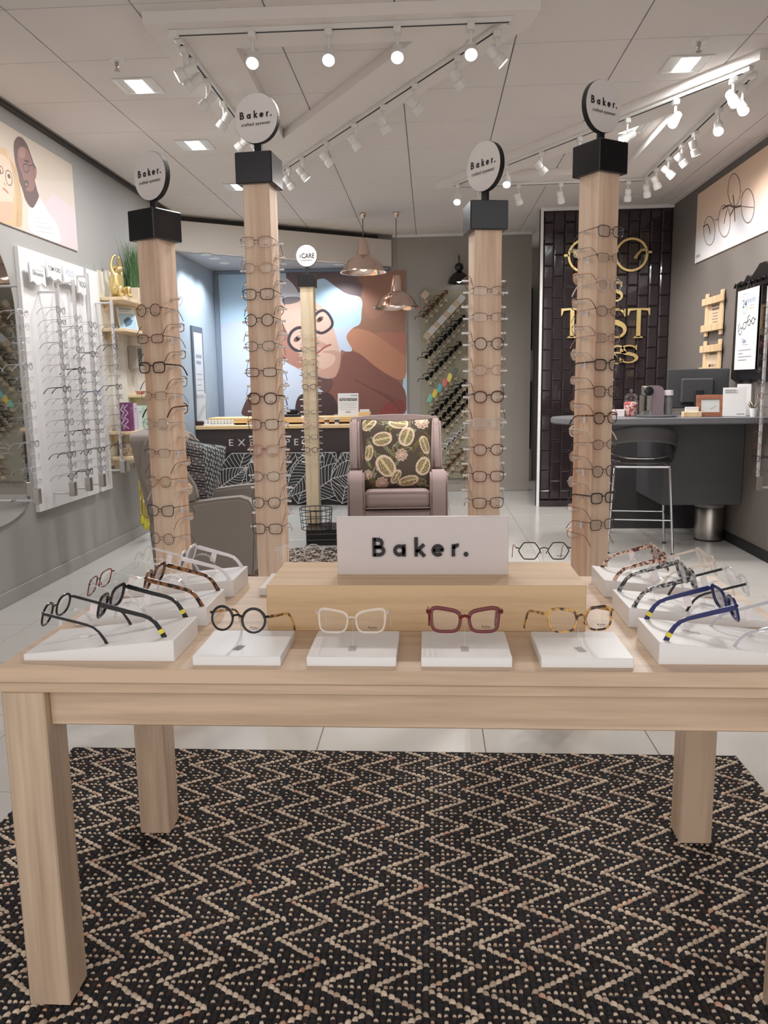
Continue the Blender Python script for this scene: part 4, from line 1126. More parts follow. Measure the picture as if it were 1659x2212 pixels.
def paint_botanical(U, V):
    c = np.empty(U.shape+(3,)); c[:] = H(84, 72, 60)
    def leaf(cu, cv, a, b, rot, rim, body, veins):
        r = radians(rot); du = U-cu; dv = V-cv
        x = du*cos(r)+dv*sin(r); y = -du*sin(r)+dv*cos(r)
        d = (np.abs(x)/a)**2.2+(np.abs(y)/b)**2.2
        ins = d < 1; c[ins] = rim
        inn = d < 0.60; c[inn] = body
        vn = inn & ((np.abs(y-0.0) < 0.02*b/0.15) | (((x*9/a + np.abs(y)*7/b) % 2.0) < 0.55))
        c[vn] = veins
    pale = H(226, 200, 178); olive = H(128, 116, 58); dark = H(70, 58, 48); sage = H(150, 152, 126); cream = H(214, 196, 150)
    rng = np.random.default_rng(4)
    for k in range(40):   # loose foliage underneath
        leaf(rng.uniform(-1, 1), rng.uniform(-1, 1), rng.uniform(0.16, 0.3), rng.uniform(0.035, 0.075), rng.uniform(0, 180), [olive, sage, H(110, 92, 60)][k % 3], [olive, sage, H(96, 84, 52)][(k+1) % 3], dark)
    for (u, v, a, b, r) in [(-0.42, 0.40, 0.25, 0.18, 10), (0.27, 0.46, 0.25, 0.19, 70), (-0.33, -0.37, 0.30, 0.22, 125), (0.74, -0.38, 0.24, 0.19, 60), (0.05, 0.88, 0.26, 0.16, 170), (-0.80, 0.86, 0.22, 0.15, 40), (-0.82, 0.02, 0.2, 0.12, 80), (0.80, 0.22, 0.24, 0.13, 110), (0.30, -0.80, 0.26, 0.13, 15), (-0.05, -0.68, 0.2, 0.1, 60)]:
        leaf(u, v, a*1.12, b*1.12, r, pale, H(120, 104, 70), cream)
    for (u, v, q) in [(0.12, -0.06, 0.17), (-0.45, -0.86, 0.18), (0.72, 0.88, 0.2), (-0.86, -0.6, 0.14)]:
        for k in range(9):
            an = k*2*pi/9; leaf(u+0.55*q*cos(an), v+0.55*q*sin(an), q*0.5, q*0.3, math.degrees(an), pale, H(196, 168, 148), H(150, 120, 104))
    return c
def paint_dashes(U, V):
    c = np.empty(U.shape+(3,)); c[:] = H(34, 26, 28)
    gx = (U*17+0.5*np.floor(V*13)) % 1.0; gy = (V*13) % 1.0
    c[(gx < 0.42) & (gy < 0.62)] = H(206, 200, 200)
    rough_ = ((np.sin(U*61)+np.sin(V*53+U*9)+np.sin((U+V)*47)) > 0.5)
    band = (U+0.55*V > 0.25)
    c[band & rough_] = H(186, 190, 190); c[band & ~rough_] = H(70, 74, 76)
    return c
cushion(gm((-0.275, 6.475, 0.775), radians(4), radians(12)), 0.57, 0.17, paint_botanical, 'botanical print cushion with pale leaves on the mauve armchair', plain('brown_cord', H(84, 70, 58), 0.9))
cushion(Matrix.Translation((-1.60, 5.20, 0.75)) @ Matrix.Rotation(radians(62), 4, 'Z') @ Matrix.Rotation(radians(16), 4, 'X') @ Matrix.Rotation(radians(12), 4, 'Y'), 0.50, 0.16, paint_dashes, 'dark cushion with white dashes on the taupe armchair', plain('black_cord', H(40, 36, 38), 0.9))

# ================================================================== far slim post, its plinth and wire basket
pl = thing('post_plinth', 'black square plinth under the slim far post', 'plinth', (-0.905, 6.72, 0.0), radians(6))
MB().box(-0.165, 0.165, -0.165, 0.165, 0.0, 0.14, b=0.004).build('box', M_DARK, pl, smooth=False)
MB().box(-0.168, 0.168, -0.168, 0.168, 0.045, 0.052, b=0.001).box(-0.168, 0.168, -0.168, 0.168, 0.095, 0.102, b=0.001).build('edge_strip', M_CHAR, pl, smooth=False)
post(664, 621, 594, 553, 0.088, 6.85, 0.112, radians(0), 0.0, radians(0), fr_(727, 11, 27.0), fr_(714, 11, 27.0), 'slim far pine post with black cap and white disc', 'the slim far post', W_PINE2, capw=0.142, brandtext=False, z0=0.142)
wb = thing('wire_basket', 'round black wire basket on the plinth at the slim post', 'basket', (-0.97, 6.58, 0.142))
for z, r in ((0.0, 0.125), (0.06, 0.130), (0.12, 0.135), (0.17, 0.138)):
    MB().tube([(r*cos(2*pi*i/28), r*sin(2*pi*i/28), z+0.003) for i in range(28)], 0.003 if z < 0.15 else 0.004, 6, closed=True).build('hoop', M_BLACKM, wb)
for k in range(18):
    a = 2*pi*k/18
    MB().cyl((0.125*cos(a), 0.125*sin(a), 0.003), (0.138*cos(a), 0.138*sin(a), 0.173), 0.0022, n=5).build('wire', M_BLACKM, wb)

# ================================================================== reception counter with leaf panel
CY = 8.85
rc = thing('reception_counter', 'reception counter with pine top and white line leaf panel', 'counter', (-1.45, CY, 0))
cx0, cx1 = XL+0.03+1.45, 0.84-0.02
MB().box(cx0, cx1, -0.03, 0.55, 0.865, 0.905, b=0.004).build('worktop', W_COUNTER, rc, smooth=False)
MB().box(cx0+0.1, cx1-0.01, 0.12, 0.5, 0.925, 0.985, b=0.004).build('raised_shelf', W_COUNTER, rc, smooth=False)
MB().box(cx0+0.1, cx1-0.02, 0.25, 0.45, 0.90, 0.93).build('shelf_block', W_RED, rc, smooth=False)
MB().box(cx0, cx1-0.01, 0.0, 0.5, 0.60, 0.866, b=0.002).build('name_band', plain('counter_brown_black', H(62, 52, 52), 0.4), rc, smooth=False)
lp = MB().box(cx0, cx1-0.01, 0.002, 0.5, 0.0, 0.60, b=0.002).build('leaf_panel', plain('leaf_panel_black', H(44, 42, 44), 0.5), rc, smooth=False)
A = Art((0, 0.002, 0), (1, 0, 0), (0, 0, 1), (0, -1, 0))
WH = H(206, 202, 200)
rng_ = random.Random(11)
def line_leaf(A, u, v, L, wd, rot, nv=15, clip=None):
    c, s = cos(rot), sin(rot)
    T = lambda x, y: (u+x*c-y*s, v+x*s+y*c)
    lim = lambda p: (max(cx0+0.004, min(cx1-0.014, p[0])), max(0.004, min(0.595, p[1])))
    hw = lambda x: wd*sin(pi*min(1, max(0, x/L))**0.8)
    mid = [lim(T(L*i/14, 0)) for i in range(15)]
    A.poly([lim(T(L*i/20, hw(L*i/20))) for i in range(21)]+[lim(T(L*i/20, -hw(L*i/20))) for i in range(20, -1, -1)], H(44, 42, 44))
    A.line(mid, 0.008, WH)
    for sg_ in (1, -1):
        A.line([lim(T(L*i/20, sg_*hw(L*i/20))) for i in range(21)], 0.007, WH)
        for k in range(1, nv):
            x0_ = L*k/nv*0.94; pts = []
            for i in range(7):
                f = i/6; x = x0_+f*L*0.16; y = sg_*f*hw(min(L, x))*0.99
                pts.append(lim(T(x, y)))
            A.line(pts, 0.0052, WH)
for (u, v, L, wd, rot) in [(-0.95+0.17*i, 0.02+0.08*(i % 3), 0.8, 0.2, 0.5+0.35*((i*5) % 7)) for i in range(11)] + [(-0.85, 0.05, 0.75, 0.2, 1.2), (-0.35, 0.55, 0.62, 0.17, -2.2), (-0.62, 0.25, 0.7, 0.17, 0.75), (-0.05, 0.02, 0.72, 0.19, 1.25), (0.25, 0.58, 0.66, 0.15, -2.3), (0.05, 0.1, 0.7, 0.17, 0.6), (0.45, 0.02, 0.7, 0.18, 1.35), (0.75, 0.1, 0.65, 0.14, 1.9), (0.33, 0.3, 0.55, 0.15, 0.25), (-1.1, 0.1, 0.6, 0.16, 0.6), (0.62, 0.55, 0.5, 0.13, -1.4)]:
    line_leaf(A, u, v, L, wd, rot)
A.build('leaf_drawing', lp)
A = Art((0, 0.0, 0), (1, 0, 0), (0, 0, 1), (0, -1, 0))
for ch, px in zip('EXECUSPECS', (499, 522, 544, 563, 583, 602, 621, 640, 659, 678)):
    q = PY(px, 961, CY)
    art_text(A, ch, q.x+1.45, 0.678, 0.105, H(228, 220, 216), 0.0, sx=1.15)
A.build('lettering', rc)
def counter_item(name, label, cat, build_, px, y, z):
    q = PY(px, 880, y); t = thing(name, label, cat, (q.x, y, z)); build_(t); return t
def card(t, w, h, rows, lean=0.12, thick=0.004, mat=None):
    Mx = Matrix.Rotation(-lean, 4, 'X')
    b = MB().box(-w/2, w/2, -thick/2, thick/2, 0, h, b=0.0006).build('card', mat or M_WHITE, t, smooth=False); b.matrix_local = Mx @ Matrix.Translation((0, 0, 0.002))
    A = Art((0, -thick/2, 0), (1, 0, 0), (0, 0, 1), (0, -1, 0))
    rows(A, w, h); A.build('printing', b)
def rows_note(A, w, h):
    A.line([(0.03, h*0.9), (w*0.45, h*0.9)], 0.006, H(90, 84, 84))
    A.poly([(-w*0.42, h*0.66), (w*0.42, h*0.66), (w*0.42, h*0.78), (-w*0.42, h*0.78)], H(60, 54, 54))
    art_text(A, 'PLEASE NOTE', 0, h*0.675, h*0.115, H(232, 226, 222), 0.0004, sx=0.98)
    for i in range(4): A.line([(-w*0.42, h*(0.56-0.09*i)), (w*(0.42-0.06*(i % 2)), h*(0.56-0.09*i))], 0.0035, H(170, 164, 162))
    A.line([(-w*0.12, h*0.17), (w*0.12, h*0.17)], 0.012, H(150, 144, 142))
counter_item('notice_card', 'white notice card standing on the counter before the mural', 'sign', lambda t: card(t, 0.235, 0.255, rows_note), 752, 9.08, 0.986)
def bx_(t):
    MB().box(-0.07, 0.07, -0.06, 0.06, 0, 0.045, b=0.003).build('base', W_COUNTER, t, smooth=False)
    MB().box(-0.055, 0.055, -0.045, 0.045, 0.045, 0.07, b=0.002).build('cards', M_WHITE, t, smooth=False)
counter_item('card_box', 'small wooden box of white cards beside the notice card', 'box', bx_, 788, 9.12, 0.986)
def rows_big(A, w, h):
    for i in range(3): A.line([(-w*0.2+0.03*i, h*(0.93-0.03*i)), (w*0.45, h*(0.93-0.03*i))], 0.004, H(190, 188, 186))
    for i in range(8): A.line([(w*0.12+0.01*i, h*(0.15+0.06*i)), (w*0.3+0.01*i, h*(0.24+0.06*i))], 0.006, H(208, 206, 204))
counter_item('notice_board', 'large blank white card leaning at the left of the counter', 'sign', lambda t: card(t, 0.30, 0.36, rows_big, 0.10), 415, 8.86, 0.906)
def pens(t):
    MB().box(-0.17, 0.17, -0.03, 0.03, 0, 0.012, b=0.002).build('tray', M_WHITE, t, smooth=False)
    for i in range(9): MB().lathe([(0.0, 0.0), (0.014, 0.0), (0.014, 0.045), (0.010, 0.052), (0.0, 0.052)], 12, c=(-0.148+0.037*i, 0, 0.012)).build('bottle', plain('milky_plastic', H(226, 228, 228), 0.4), t)
counter_item('bottle_tray', 'row of small white bottles on the reception counter', 'bottles', pens, 472, 8.88, 0.9055)
def case_(t):
    MB().rbox((0, 0, 0.028), (0.155, 0.06, 0.054), 0.02).build('case', plain('dark_brown_leather', H(58, 36, 32), 0.5), t, weld=True)
counter_item('glasses_case', 'dark brown glasses case lying on the reception counter', 'case', case_, 426, 8.88, 0.9055)
def dev(t):
    MB().box(-0.11, 0.11, -0.07, 0.07, 0, 0.03, b=0.006).build('base', M_BLACKM, t, smooth=False)
    MB().box(-0.045, 0.075, -0.04, 0.05, 0.03, 0.085, b=0.01).build('printer', M_DARK, t, smooth=False)
counter_item('card_terminal', 'black payment terminal on the counter behind the tall post', 'terminal', dev, 628, 9.05, 0.986)
for k, px in enumerate((705, 727)):
    def cupb(t):
        MB().lathe([(0.0, 0.0), (0.024, 0.0), (0.028, 0.065), (0.026, 0.065), (0.022, 0.004), (0.0, 0.004)], 18).build('body', M_WHITE, t)
        MB().lathe([(0.0262, 0.02), (0.0278, 0.05)], 18).build('pattern_band', M_CHAR if k else W_RED, t)
    counter_item('small_cup', 'small patterned cup on the counter, the %s of two' % ('right' if k else 'left'), 'cup', cupb, px, 8.90, 0.9055)
def stand_(t):
    MB().lathe([(0.0, 0.0), (0.03, 0.0), (0.03, 0.01), (0.018, 0.014), (0.018, 0.085), (0.03, 0.09), (0.03, 0.1), (0.0, 0.1)], 18).build('body', M_STEEL, t)
counter_item('steel_stand', 'little steel stand at the right end of the counter', 'stand', stand_, 803, 8.95, 0.9055)

# ================================================================== mural in the alcove (a very large photo print)
mu = thing('wall_mural', 'large photo mural of a tilted face with thick glasses before red rocks', 'mural', (-1.44, YB-0.012, 0))
mx0, mx1, mz0, mz1 = PY(463, 700, YB-0.012).x+1.44, PY(878, 700, YB-0.012).x+1.44, 0.60, 2.690
MB().box(mx0, mx1, 0.0, 0.011, mz0, mz1, b=0.001).build('backing', plain('mural_backing', H(190, 204, 220), 0.6), mu, smooth=False)
A = Art((0, 0, 0), (1, 0, 0), (0, 0, 1), (0, -1, 0))
def mp_(L):
    out = []
    for x, y in L:
        q = PY(x, y, YB-0.012); out.append((max(mx0+0.001, min(mx1-0.001, q.x+1.44)), max(mz0+0.001, min(mz1-0.001, q.z))))
    return out
def soft(pts, lo=None, hi=None):
    """rounded outline; points on the sheet's border stay put"""
    on = lambda p: lo is not None and (p[0] < lo[0]+0.004 or p[0] > hi[0]-0.004 or p[1] < lo[1]+0.004 or p[1] > hi[1]-0.004)
    for _ in range(2):
        out = []; n = len(pts)
        for i in range(n):
            p, q = pts[i], pts[(i+1) % n]
            out.append(p if on(p) else (0.75*p[0]+0.25*q[0], 0.75*p[1]+0.25*q[1]))
            if not on(q): out.append((0.25*p[0]+0.75*q[0], 0.25*p[1]+0.75*q[1]))
        pts = out
    return pts
def mps(L): return soft(mp_(L), (mx0, mz0), (mx1, mz1))
SKY1, SKY2 = H(186, 212, 232), H(198, 206, 222)
A.poly([(mx0+.001, mz0+.001), (mx1-.001, mz0+.001), (mx1-.001, mz1-.001), (mx0+.001, mz1-.001)], SKY1)
A.poly(mp_([(463, 700), (560, 690), (650, 720), (790, 700), (790, 900), (463, 900)]), SKY2)
R1, R2, R3, R4, R5 = H(150, 108, 88), H(170, 112, 92), H(186, 128, 100), H(132, 84, 74), H(112, 92, 92)
A.poly(mps([(617, 585), (878, 580), (878, 900), (735, 900), (700, 830), (736, 790), (735, 753), (745, 760), (765, 759), (749, 735), (748, 723), (763, 707), (780, 701), (781, 670), (784, 656), (779, 640), (749, 636), (729, 622), (713, 610), (699, 600), (679, 606), (662, 618), (648, 630), (632, 644), (622, 630)]), R1)
A.poly(mps([(617, 585), (760, 583), (800, 640), (779, 640), (749, 636), (729, 622), (713, 610), (699, 600), (679, 606), (648, 630), (632, 644), (622, 630)]), R5)
A.poly(mps([(790, 584), (850, 582), (845, 660), (800, 700), (784, 656), (779, 640)]), H(158, 112, 92))
A.poly(mps([(748, 723), (763, 707), (800, 715), (840, 740), (878, 770), (878, 830), (820, 800), (780, 765), (765, 759), (749, 735)]), R3)
A.poly(mps([(800, 715), (878, 720), (878, 772), (840, 742)]), R2)
A.poly(mps([(765, 759), (780, 765), (820, 800), (878, 832), (878, 900), (700, 900), (690, 845), (735, 805), (738, 770), (745, 760)]), R4)
A.poly(mps([(830, 870), (878, 860), (878, 900), (815, 900)]), H(146, 66, 62))
for i in range(5): A.line(mp_([(765+12*i, 820+6*i), (800+12*i, 838+7*i), (870, 868+7*i)]), 0.012, H(112, 68, 62))
# head
SK1, SK2, SK3 = H(214, 176, 158), H(196, 150, 132), H(168, 118, 104)
A.poly(mps([(596, 650), (615, 640), (645, 642), (690, 655), (712, 680), (722, 715), (733, 752), (737, 775), (730, 805), (722, 818), (690, 815), (660, 806), (632, 790), (606, 775), (594, 730)]), SK1)
A.poly(mps([(684, 760), (733, 755), (737, 775), (730, 805), (722, 818), (690, 815), (655, 803), (690, 800), (720, 790), (728, 765)]), SK2)
A.poly(mps([(606, 690), (622, 720), (630, 756), (660, 770), (668, 806), (632, 790), (606, 775), (596, 730)]), SK3)
A.poly(mps([(662, 700), (676, 712), (690, 738), (706, 742), (704, 752), (684, 752), (668, 735)]), SK2)
A.line(mp_([(684, 764), (695, 755), (706, 747), (716, 744)]), 0.020, H(170, 96, 92)); A.line(mp_([(686, 762), (698, 752), (714, 746)]), 0.006, H(110, 60, 60))
A.ell(*mp_([(691, 690)])[0], 0.05, 0.028, H(120, 84, 76), 0.6); A.ell(*mp_([(691, 690)])[0], 0.022, 0.022, H(36, 28, 28))
A.ell(*mp_([(642, 732)])[0], 0.05, 0.03, H(120, 84, 76), 0.6); A.ell(*mp_([(643, 732)])[0], 0.024, 0.024, H(36, 28, 28))
FRM = H(62, 52, 60)
A.line(soft(mp_([(697, 669), (707, 675), (714, 685), (719, 697), (716, 708), (697, 721), (683, 717), (676, 704), (676, 690), (684, 676)])), 0.032, FRM, closed=True)
A.line(soft(mp_([(647, 707), (636, 711), (627, 720), (622, 737), (630, 751), (643, 759), (656, 755), (667, 738), (666, 720), (658, 709)])), 0.036, FRM, closed=True)
A.line(mp_([(667, 716), (672, 708), (677, 706)]), 0.026, FRM); A.line(mp_([(677, 661), (688, 675)]), 0.008, FRM)
# pale hair / cap, dark hair and sleeve low down
A.poly(mps([(596, 600), (612, 596), (626, 606), (640, 622), (648, 640), (630, 652), (610, 656), (594, 652)]), H(206, 202, 206))
A.poly(mps([(606, 642), (650, 640), (648, 652), (612, 660)]), H(120, 110, 112))
A.poly(mps([(520, 900), (524, 880), (545, 838), (562, 838), (570, 900)]), H(96, 66, 60))
A.poly(mps([(636, 900), (640, 858), (660, 848), (700, 846), (720, 852), (740, 900)]), H(70, 48, 48))
A.poly(mps([(640, 810), (668, 806), (700, 818), (722, 818), (712, 850), (690, 842), (664, 812)]), H(104, 72, 66))
A.build('photo_print', mu)

# ================================================================== board of sunglasses on wooden crosses
sb = thing('sunglasses_board', 'pale olive wall board crossed by diagonal rows of pegs', 'display board', (0.165, YB-0.03, 0))
bx0, bx1, bz0, bz1 = PY(909, 640, YB-0.03).x-0.165, 0.66, 0.165, 2.44
MB().box(bx0, bx1, 0.0, 0.028, bz0, bz1, b=0.002).build('panel', plain('olive_grey_board', H(158, 152, 132), 0.7), sb, smooth=False)
CROSS = MB().box(-0.028, 0.028, -0.05, 0.0, -0.005, 0.005, b=0.001, M=Matrix.Rotation(radians(45), 4, 'Y')).box(-0.028, 0.028, -0.05, -0.001, -0.005, 0.005, b=0.001, M=Matrix.Rotation(radians(-45), 4, 'Y')).mesh('cross_peg', smooth=False)
W_PEG = plain('pale_peg_wood', H(226, 200, 170), 0.6)
SGRP = 'sunglasses on the board'
def facing_mesh(): return None
rows_px = [  # start px (lowest peg), count, kind
 ((921, 652), 1, 'card'), ((922, 694), 5, 'amber'), ((926, 739), 8, 'card'), ((928, 782), 8, 'black'), ((930, 828), 7, 'black'), ((932, 874), 6, 'color'), ((941, 908), 7, 'black'), ((957, 916), 6, 'black'), ((966, 930), 5, 'black'), ((967, 978), 4, 'pale'), ((967, 1024), 4, 'amber'), ((1004, 1027), 1, 'amber')]
R_NAMES = ['top', 'second', 'third', 'fourth', 'fifth', 'sixth', 'seventh', 'eighth', 'ninth', 'tenth', 'eleventh', 'lowest']
for ri, ((px, py), n, kind) in enumerate(rows_px):
    for k in range(n):
        x_, y_ = px+10.4*k, py-11.2*k
        if x_ > 1016: continue
        q = PY(x_, y_, YB-0.05)
        link('cross_peg', CROSS, W_PEG, sb).location = (q.x-0.165, 0.0, q.z)
        g0 = q+Vector((-0.015, -0.075, 0.075))
        if kind == 'card':
            t = thing('sample_card', 'small printed card, %s from the left end of the %s diagonal row' % (ORD[k], R_NAMES[ri]), 'card', g0, 0, 'printed cards on the board')
            Mx = Matrix.Rotation(radians(40), 4, 'Y')
            b = MB().box(-0.035, 0.035, -0.002, 0.002, -0.042, 0.042, b=0.0005).build('card', plain('kraft_card', H(228, 206, 182), 0.6) if k % 2 == 0 else M_WHITE, t, smooth=False); b.matrix_local = Mx
            A = Art((0, -0.002, 0), (1, 0, 0), (0, 0, 1), (0, -1, 0))
            for i in range(4):
                for j in range(3): A.ell(-0.02+0.02*j, -0.027+0.018*i, 0.005, 0.005, H(90, 70, 60), n=8)
            A.build('printing', b)
        elif kind == 'color':
            t = thing('folded_cloth', '%s folded lens cloth, %s from the left end of the sixth diagonal row' % (['mint green', 'yellow', 'turquoise', 'coral', 'lemon', 'grey'][k], ORD[k]), 'cloth', g0, 0, 'folded cloths on the board')
            c = [H(132, 196, 170), H(232, 206, 90), H(110, 186, 196), H(226, 128, 120), H(234, 220, 110), H(120, 120, 116)][k]
            MB().rbox((0, 0, 0), (0.055, 0.02, 0.105), 0.008, n=2, M=Matrix.Rotation(radians(22), 4, 'Y')).build('cloth', plain('cloth_colour_%d' % k, c, 0.9), t, weld=True)
        else:
            sh = ['wayfarer', 'round', 'square', 'panto', 'cat', 'big'][(k*2+ri) % 6]
            cl = {'black': 'black', 'amber': 'tortoise', 'pale': 'white'}[kind]
            M = gm(g0, radians(45), 0) @ Matrix.Rotation(radians(-28), 4, 'Y')
            lab = '%s sunglasses, %s from the left end of the %s diagonal row' % ({'black': 'black', 'amber': 'amber tortoise', 'pale': 'pale'}[kind], ORD[k], R_NAMES[ri])
            make_glasses(sh, 'thick', cl, {'black': L_BLACK, 'amber': L_BROWN, 'pale': L_GREY}[kind], M, lab, SGRP, cat='sunglasses', name='sunglasses')

# ================================================================== left wall: portrait poster
XP = XL+0.012
po = thing('portrait_poster', 'large poster of a blonde woman and a man in glasses', 'poster', (XL, 5.2, 2.36))
def lps(L): return soft(lp_(L), (-1.0, 0.0), (0.898, 0.62))
def lp_(L):
    out = []
    for x, y in L:
        q = PX(x/7.374, 260+y/7.374, XP); out.append((max(4.2, min(6.096, q.y))-5.2, max(2.362, min(2.978, q.z))-2.36))
    return out
MB().box(0.0, 0.012, -1.0, 0.9, 0.0, 0.62, b=0.001).build('board', plain('poster_board', H(206, 192, 180), 0.5), po, smooth=False)
A = Art((0.012, 0, 0), (0, 1, 0), (0, 0, 1), (1, 0, 0))
A.poly([(-0.998, 0.002), (0.896, 0.002), (0.896, 0.618), (-0.998, 0.618)], H(208, 193, 180))
A.poly([(0.10, 0.002), (0.896, 0.002), (0.896, 0.30), (0.55, 0.34)], H(212, 194, 196))
A.poly([(-0.998, 0.3), (0.0, 0.3), (0.896, 0.5), (0.896, 0.618), (-0.998, 0.618)], H(204, 188, 172))
A.poly(lps([(440, 1760), (440, 1400), (505, 1380), (625, 1205), (680, 1320), (770, 1470), (880, 1600), (950, 1770), (985, 1975), (700, 1880)]), H(214, 214, 214))
A.poly(lps([(210, 460), (220, 320), (290, 243), (370, 290), (440, 400), (500, 580), (540, 700), (580, 760), (582, 890), (548, 940), (560, 1000), (600, 1150), (625, 1205), (570, 1330), (510, 1420), (400, 1280), (360, 1120), (300, 960), (240, 700)]), H(104, 78, 74))
A.poly(lps([(270, 420), (430, 420), (490, 600), (535, 760), (545, 900), (555, 1080), (500, 1140), (400, 1120), (370, 900), (275, 680)]), H(142, 104, 96))
A.poly(lps([(300, 420), (390, 420), (410, 560), (350, 620), (290, 560)]), H(164, 126, 116))
A.poly(lps([(370, 960), (440, 940), (460, 1020), (420, 1090), (380, 1060)]), H(92, 76, 66)); A.poly(lps([(395, 1000), (440, 1000), (430, 1040), (400, 1045)]), H(156, 116, 110))
A.line(soft(lp_([(365, 700), (420, 690), (455, 720), (458, 800), (430, 835), (385, 815), (365, 740)])), 0.006, H(70, 54, 52), closed=True)
A.line(lp_([(455, 725), (540, 705)]), 0.006, H(70, 54, 52)); A.line(lp_([(385, 640), (460, 660)]), 0.010, H(64, 48, 46))
A.poly(lps([(540, 740), (578, 780), (575, 920), (545, 920)]), H(150, 112, 104))
A.line(lp_([(455, 1390), (510, 1470), (575, 1590)]), 0.01, H(236, 236, 236))
for i in range(5): A.line(lp_([(500+20*i, 1480+70*i), (640+60*i, 1490+80*i)]), 0.003, H(190, 192, 192))
# the woman, partly outside the photograph's edge
A.poly(lps([(-420, 900), (-330, 640), (-180, 470), (0, 430), (90, 450), (190, 560), (260, 760), (310, 1000), (350, 1200), (365, 1400), (345, 1720), (270, 1700), (0, 1620), (-300, 1560), (-420, 1300)]), H(206, 172, 132))
A.poly(lps([(-260, 800), (-160, 600), (0, 530), (70, 560), (130, 640), (190, 760), (215, 1000), (215, 1250), (180, 1310), (100, 1330), (0, 1300), (-120, 1220), (-240, 1050)]), H(224, 188, 166))
A.poly(lps([(-60, 1290), (215, 1290), (220, 1480), (150, 1620), (0, 1600), (-80, 1500)]), H(208, 166, 142))
A.poly(lps([(120, 640), (190, 760), (215, 1000), (240, 1200), (300, 1500), (270, 1690), (360, 1720), (365, 1400), (310, 1000), (260, 760), (190, 560), (90, 450)]), H(214, 186, 150))
for i in range(6): A.line(lp_([(150+18*i, 600+30*i), (230+14*i, 1000), (270+14*i, 1400), (250+16*i, 1690)]), 0.005, H(176, 140, 100))
A.line(soft(lp_([(80, 830), (110, 790), (160, 820), (185, 900), (188, 990), (160, 1045), (115, 1020), (85, 940)])), 0.006, H(120, 84, 76), closed=True)
A.line(soft(lp_([(-110, 780), (-60, 720), (10, 730), (40, 780), (48, 830), (10, 850), (-70, 850)])), 0.006, H(120, 84, 76), closed=True)
A.ell(*lp_([(135, 890)])[0], 0.018, 0.014, H(96, 72, 66)); A.ell(*lp_([(-20, 800)])[0], 0.02, 0.014, H(96, 72, 66))
A.line(lp_([(40, 1080), (80, 1110), (125, 1160)]), 0.012, H(190, 110, 104)); A.line(lp_([(55, 1000), (90, 1030)]), 0.006, H(170, 128, 112))
A.build('photo_print', po)

# ================================================================== left wall: arched mirror
mi = thing('wall_mirror', 'tall arched wall mirror at the left edge', 'mirror', (XL, 4.64, 0))
prof = []
n = 22
for i in range(n+1):
    a = pi*i/n; prof.append((0.45*cos(a), 1.78+0.56*sin(a)))
for i in range(n+1):
    a = pi+pi*i/n; prof.append((0.45*cos(a), 0.66+0.16*sin(a)))
MB().prism(prof, 0.002, 0.014, lambda u, v, a: (a, u, v)).build('backing', plain('mirror_edge', H(150, 146, 140), 0.4), mi, smooth=False)
p2_ = [(u*0.975, 1.22+(v-1.22)*0.99) for u, v in prof]
MB().prism(p2_, 0.0145, 0.0165, lambda u, v, a: (a, u, v)).build('glass', plain('mirror_glass', H(206, 206, 206), 0.03, metal=1.0, var=0.005), mi, smooth=False)

# ================================================================== left wall: white panels with rods of glasses
def rod_of_glasses(x, y, z0, z1, n, first, face, where, short, grp, colours, lens=L_CLEAR, parts=True, mat=None, sc=0.97, zs=None):
    t = thing('display_rod', 'clear vertical glasses rod, ' + where, 'display rod', (x, y, z0), 0, 'clear glasses rods')
    MB().box(-0.009, 0.009, -0.012, 0.012, 0.0, z1-z0, b=0.002).build('rod', mat or M_ALU, t, smooth=False)
    for zz in (0.02, z1-z0-0.02):
        MB().cyl((0, 0, zz), (-face*(abs(x-(XL+0.03 if x < 0 else XR))-0.001), 0, zz), 0.008, n=10).build('standoff', M_ALU, t)
    MB().box(-0.012, 0.03, -0.02, 0.02, 0.0, 0.10, b=0.003).build('lock_box', M_STEEL, t, smooth=False)
    zs = zs or [first-(first-z0-0.14)*k/(n-1) for k in range(n)]
    for k, z in enumerate(zs):
        sh, st = KIN[(k*3+int(y*100)) % len(KIN)]; cl = colours[(k*5+int(y*37)) % len(colours)]
        M = gm((x+face*0.022, y, z), radians(90*face), radians(2)) @ Matrix.Scale(sc, 4)
        lab = '%s %s glasses, %s from top, %s' % (CNAME[cl], SNAME[sh], ORD[k], short)
        make_glasses(sh, st, cl, lens, M, lab, grp)
def wave_plaque(t, yw, zh):
    n = 10
    out = [(-yw/2, zh/2), (-yw/2-0.006, zh/2-0.02), (-yw/2, -zh/2+0.02)]
    out += [(-yw/2+yw*i/n, -zh/2+0.010*sin(3.4*pi*i/n)-0.012*i/n*0) for i in range(n+1)]
    out += [(yw/2, zh/2-0.01)]
    out = [(p[0], p[1]) for p in out]
    b = MB().prism(out, 0.0, 0.012, lambda u, v, a: (a, u, v)).build('plaque', M_WHITE, t, smooth=False)
    MB().cyl((-0.045, 0, 0), (0.001, 0, 0), 0.006, n=8).build('standoff', M_ALU, t)
    return b
pn = MB().box(0.0, 0.03, -0.4875, 0.4875, 0.52, 2.248, b=0.002).build('glasses_backboard', M_WHITE, smooth=False)
pn.location = (XL, 5.6425, 0); tag(pn, 'large white wall panel behind rods of glasses on the left wall', 'display panel')
pn2 = MB().box(0.0, 0.03, -0.11, 0.11, 0.52, 2.248, b=0.002).build('glasses_backboard', M_WHITE, smooth=False)
pn2.location = (XL, 6.29, 0); tag(pn2, 'narrow white wall panel between the large panel and the plank shelves', 'display panel')
XRD = -2.50
def rody(px, py): return PX(px, py, XRD).y
GCOL = ['gunmetal', 'black', 'charcoal', 'black', 'blue', 'silver', 'charcoal', 'gunmetal']
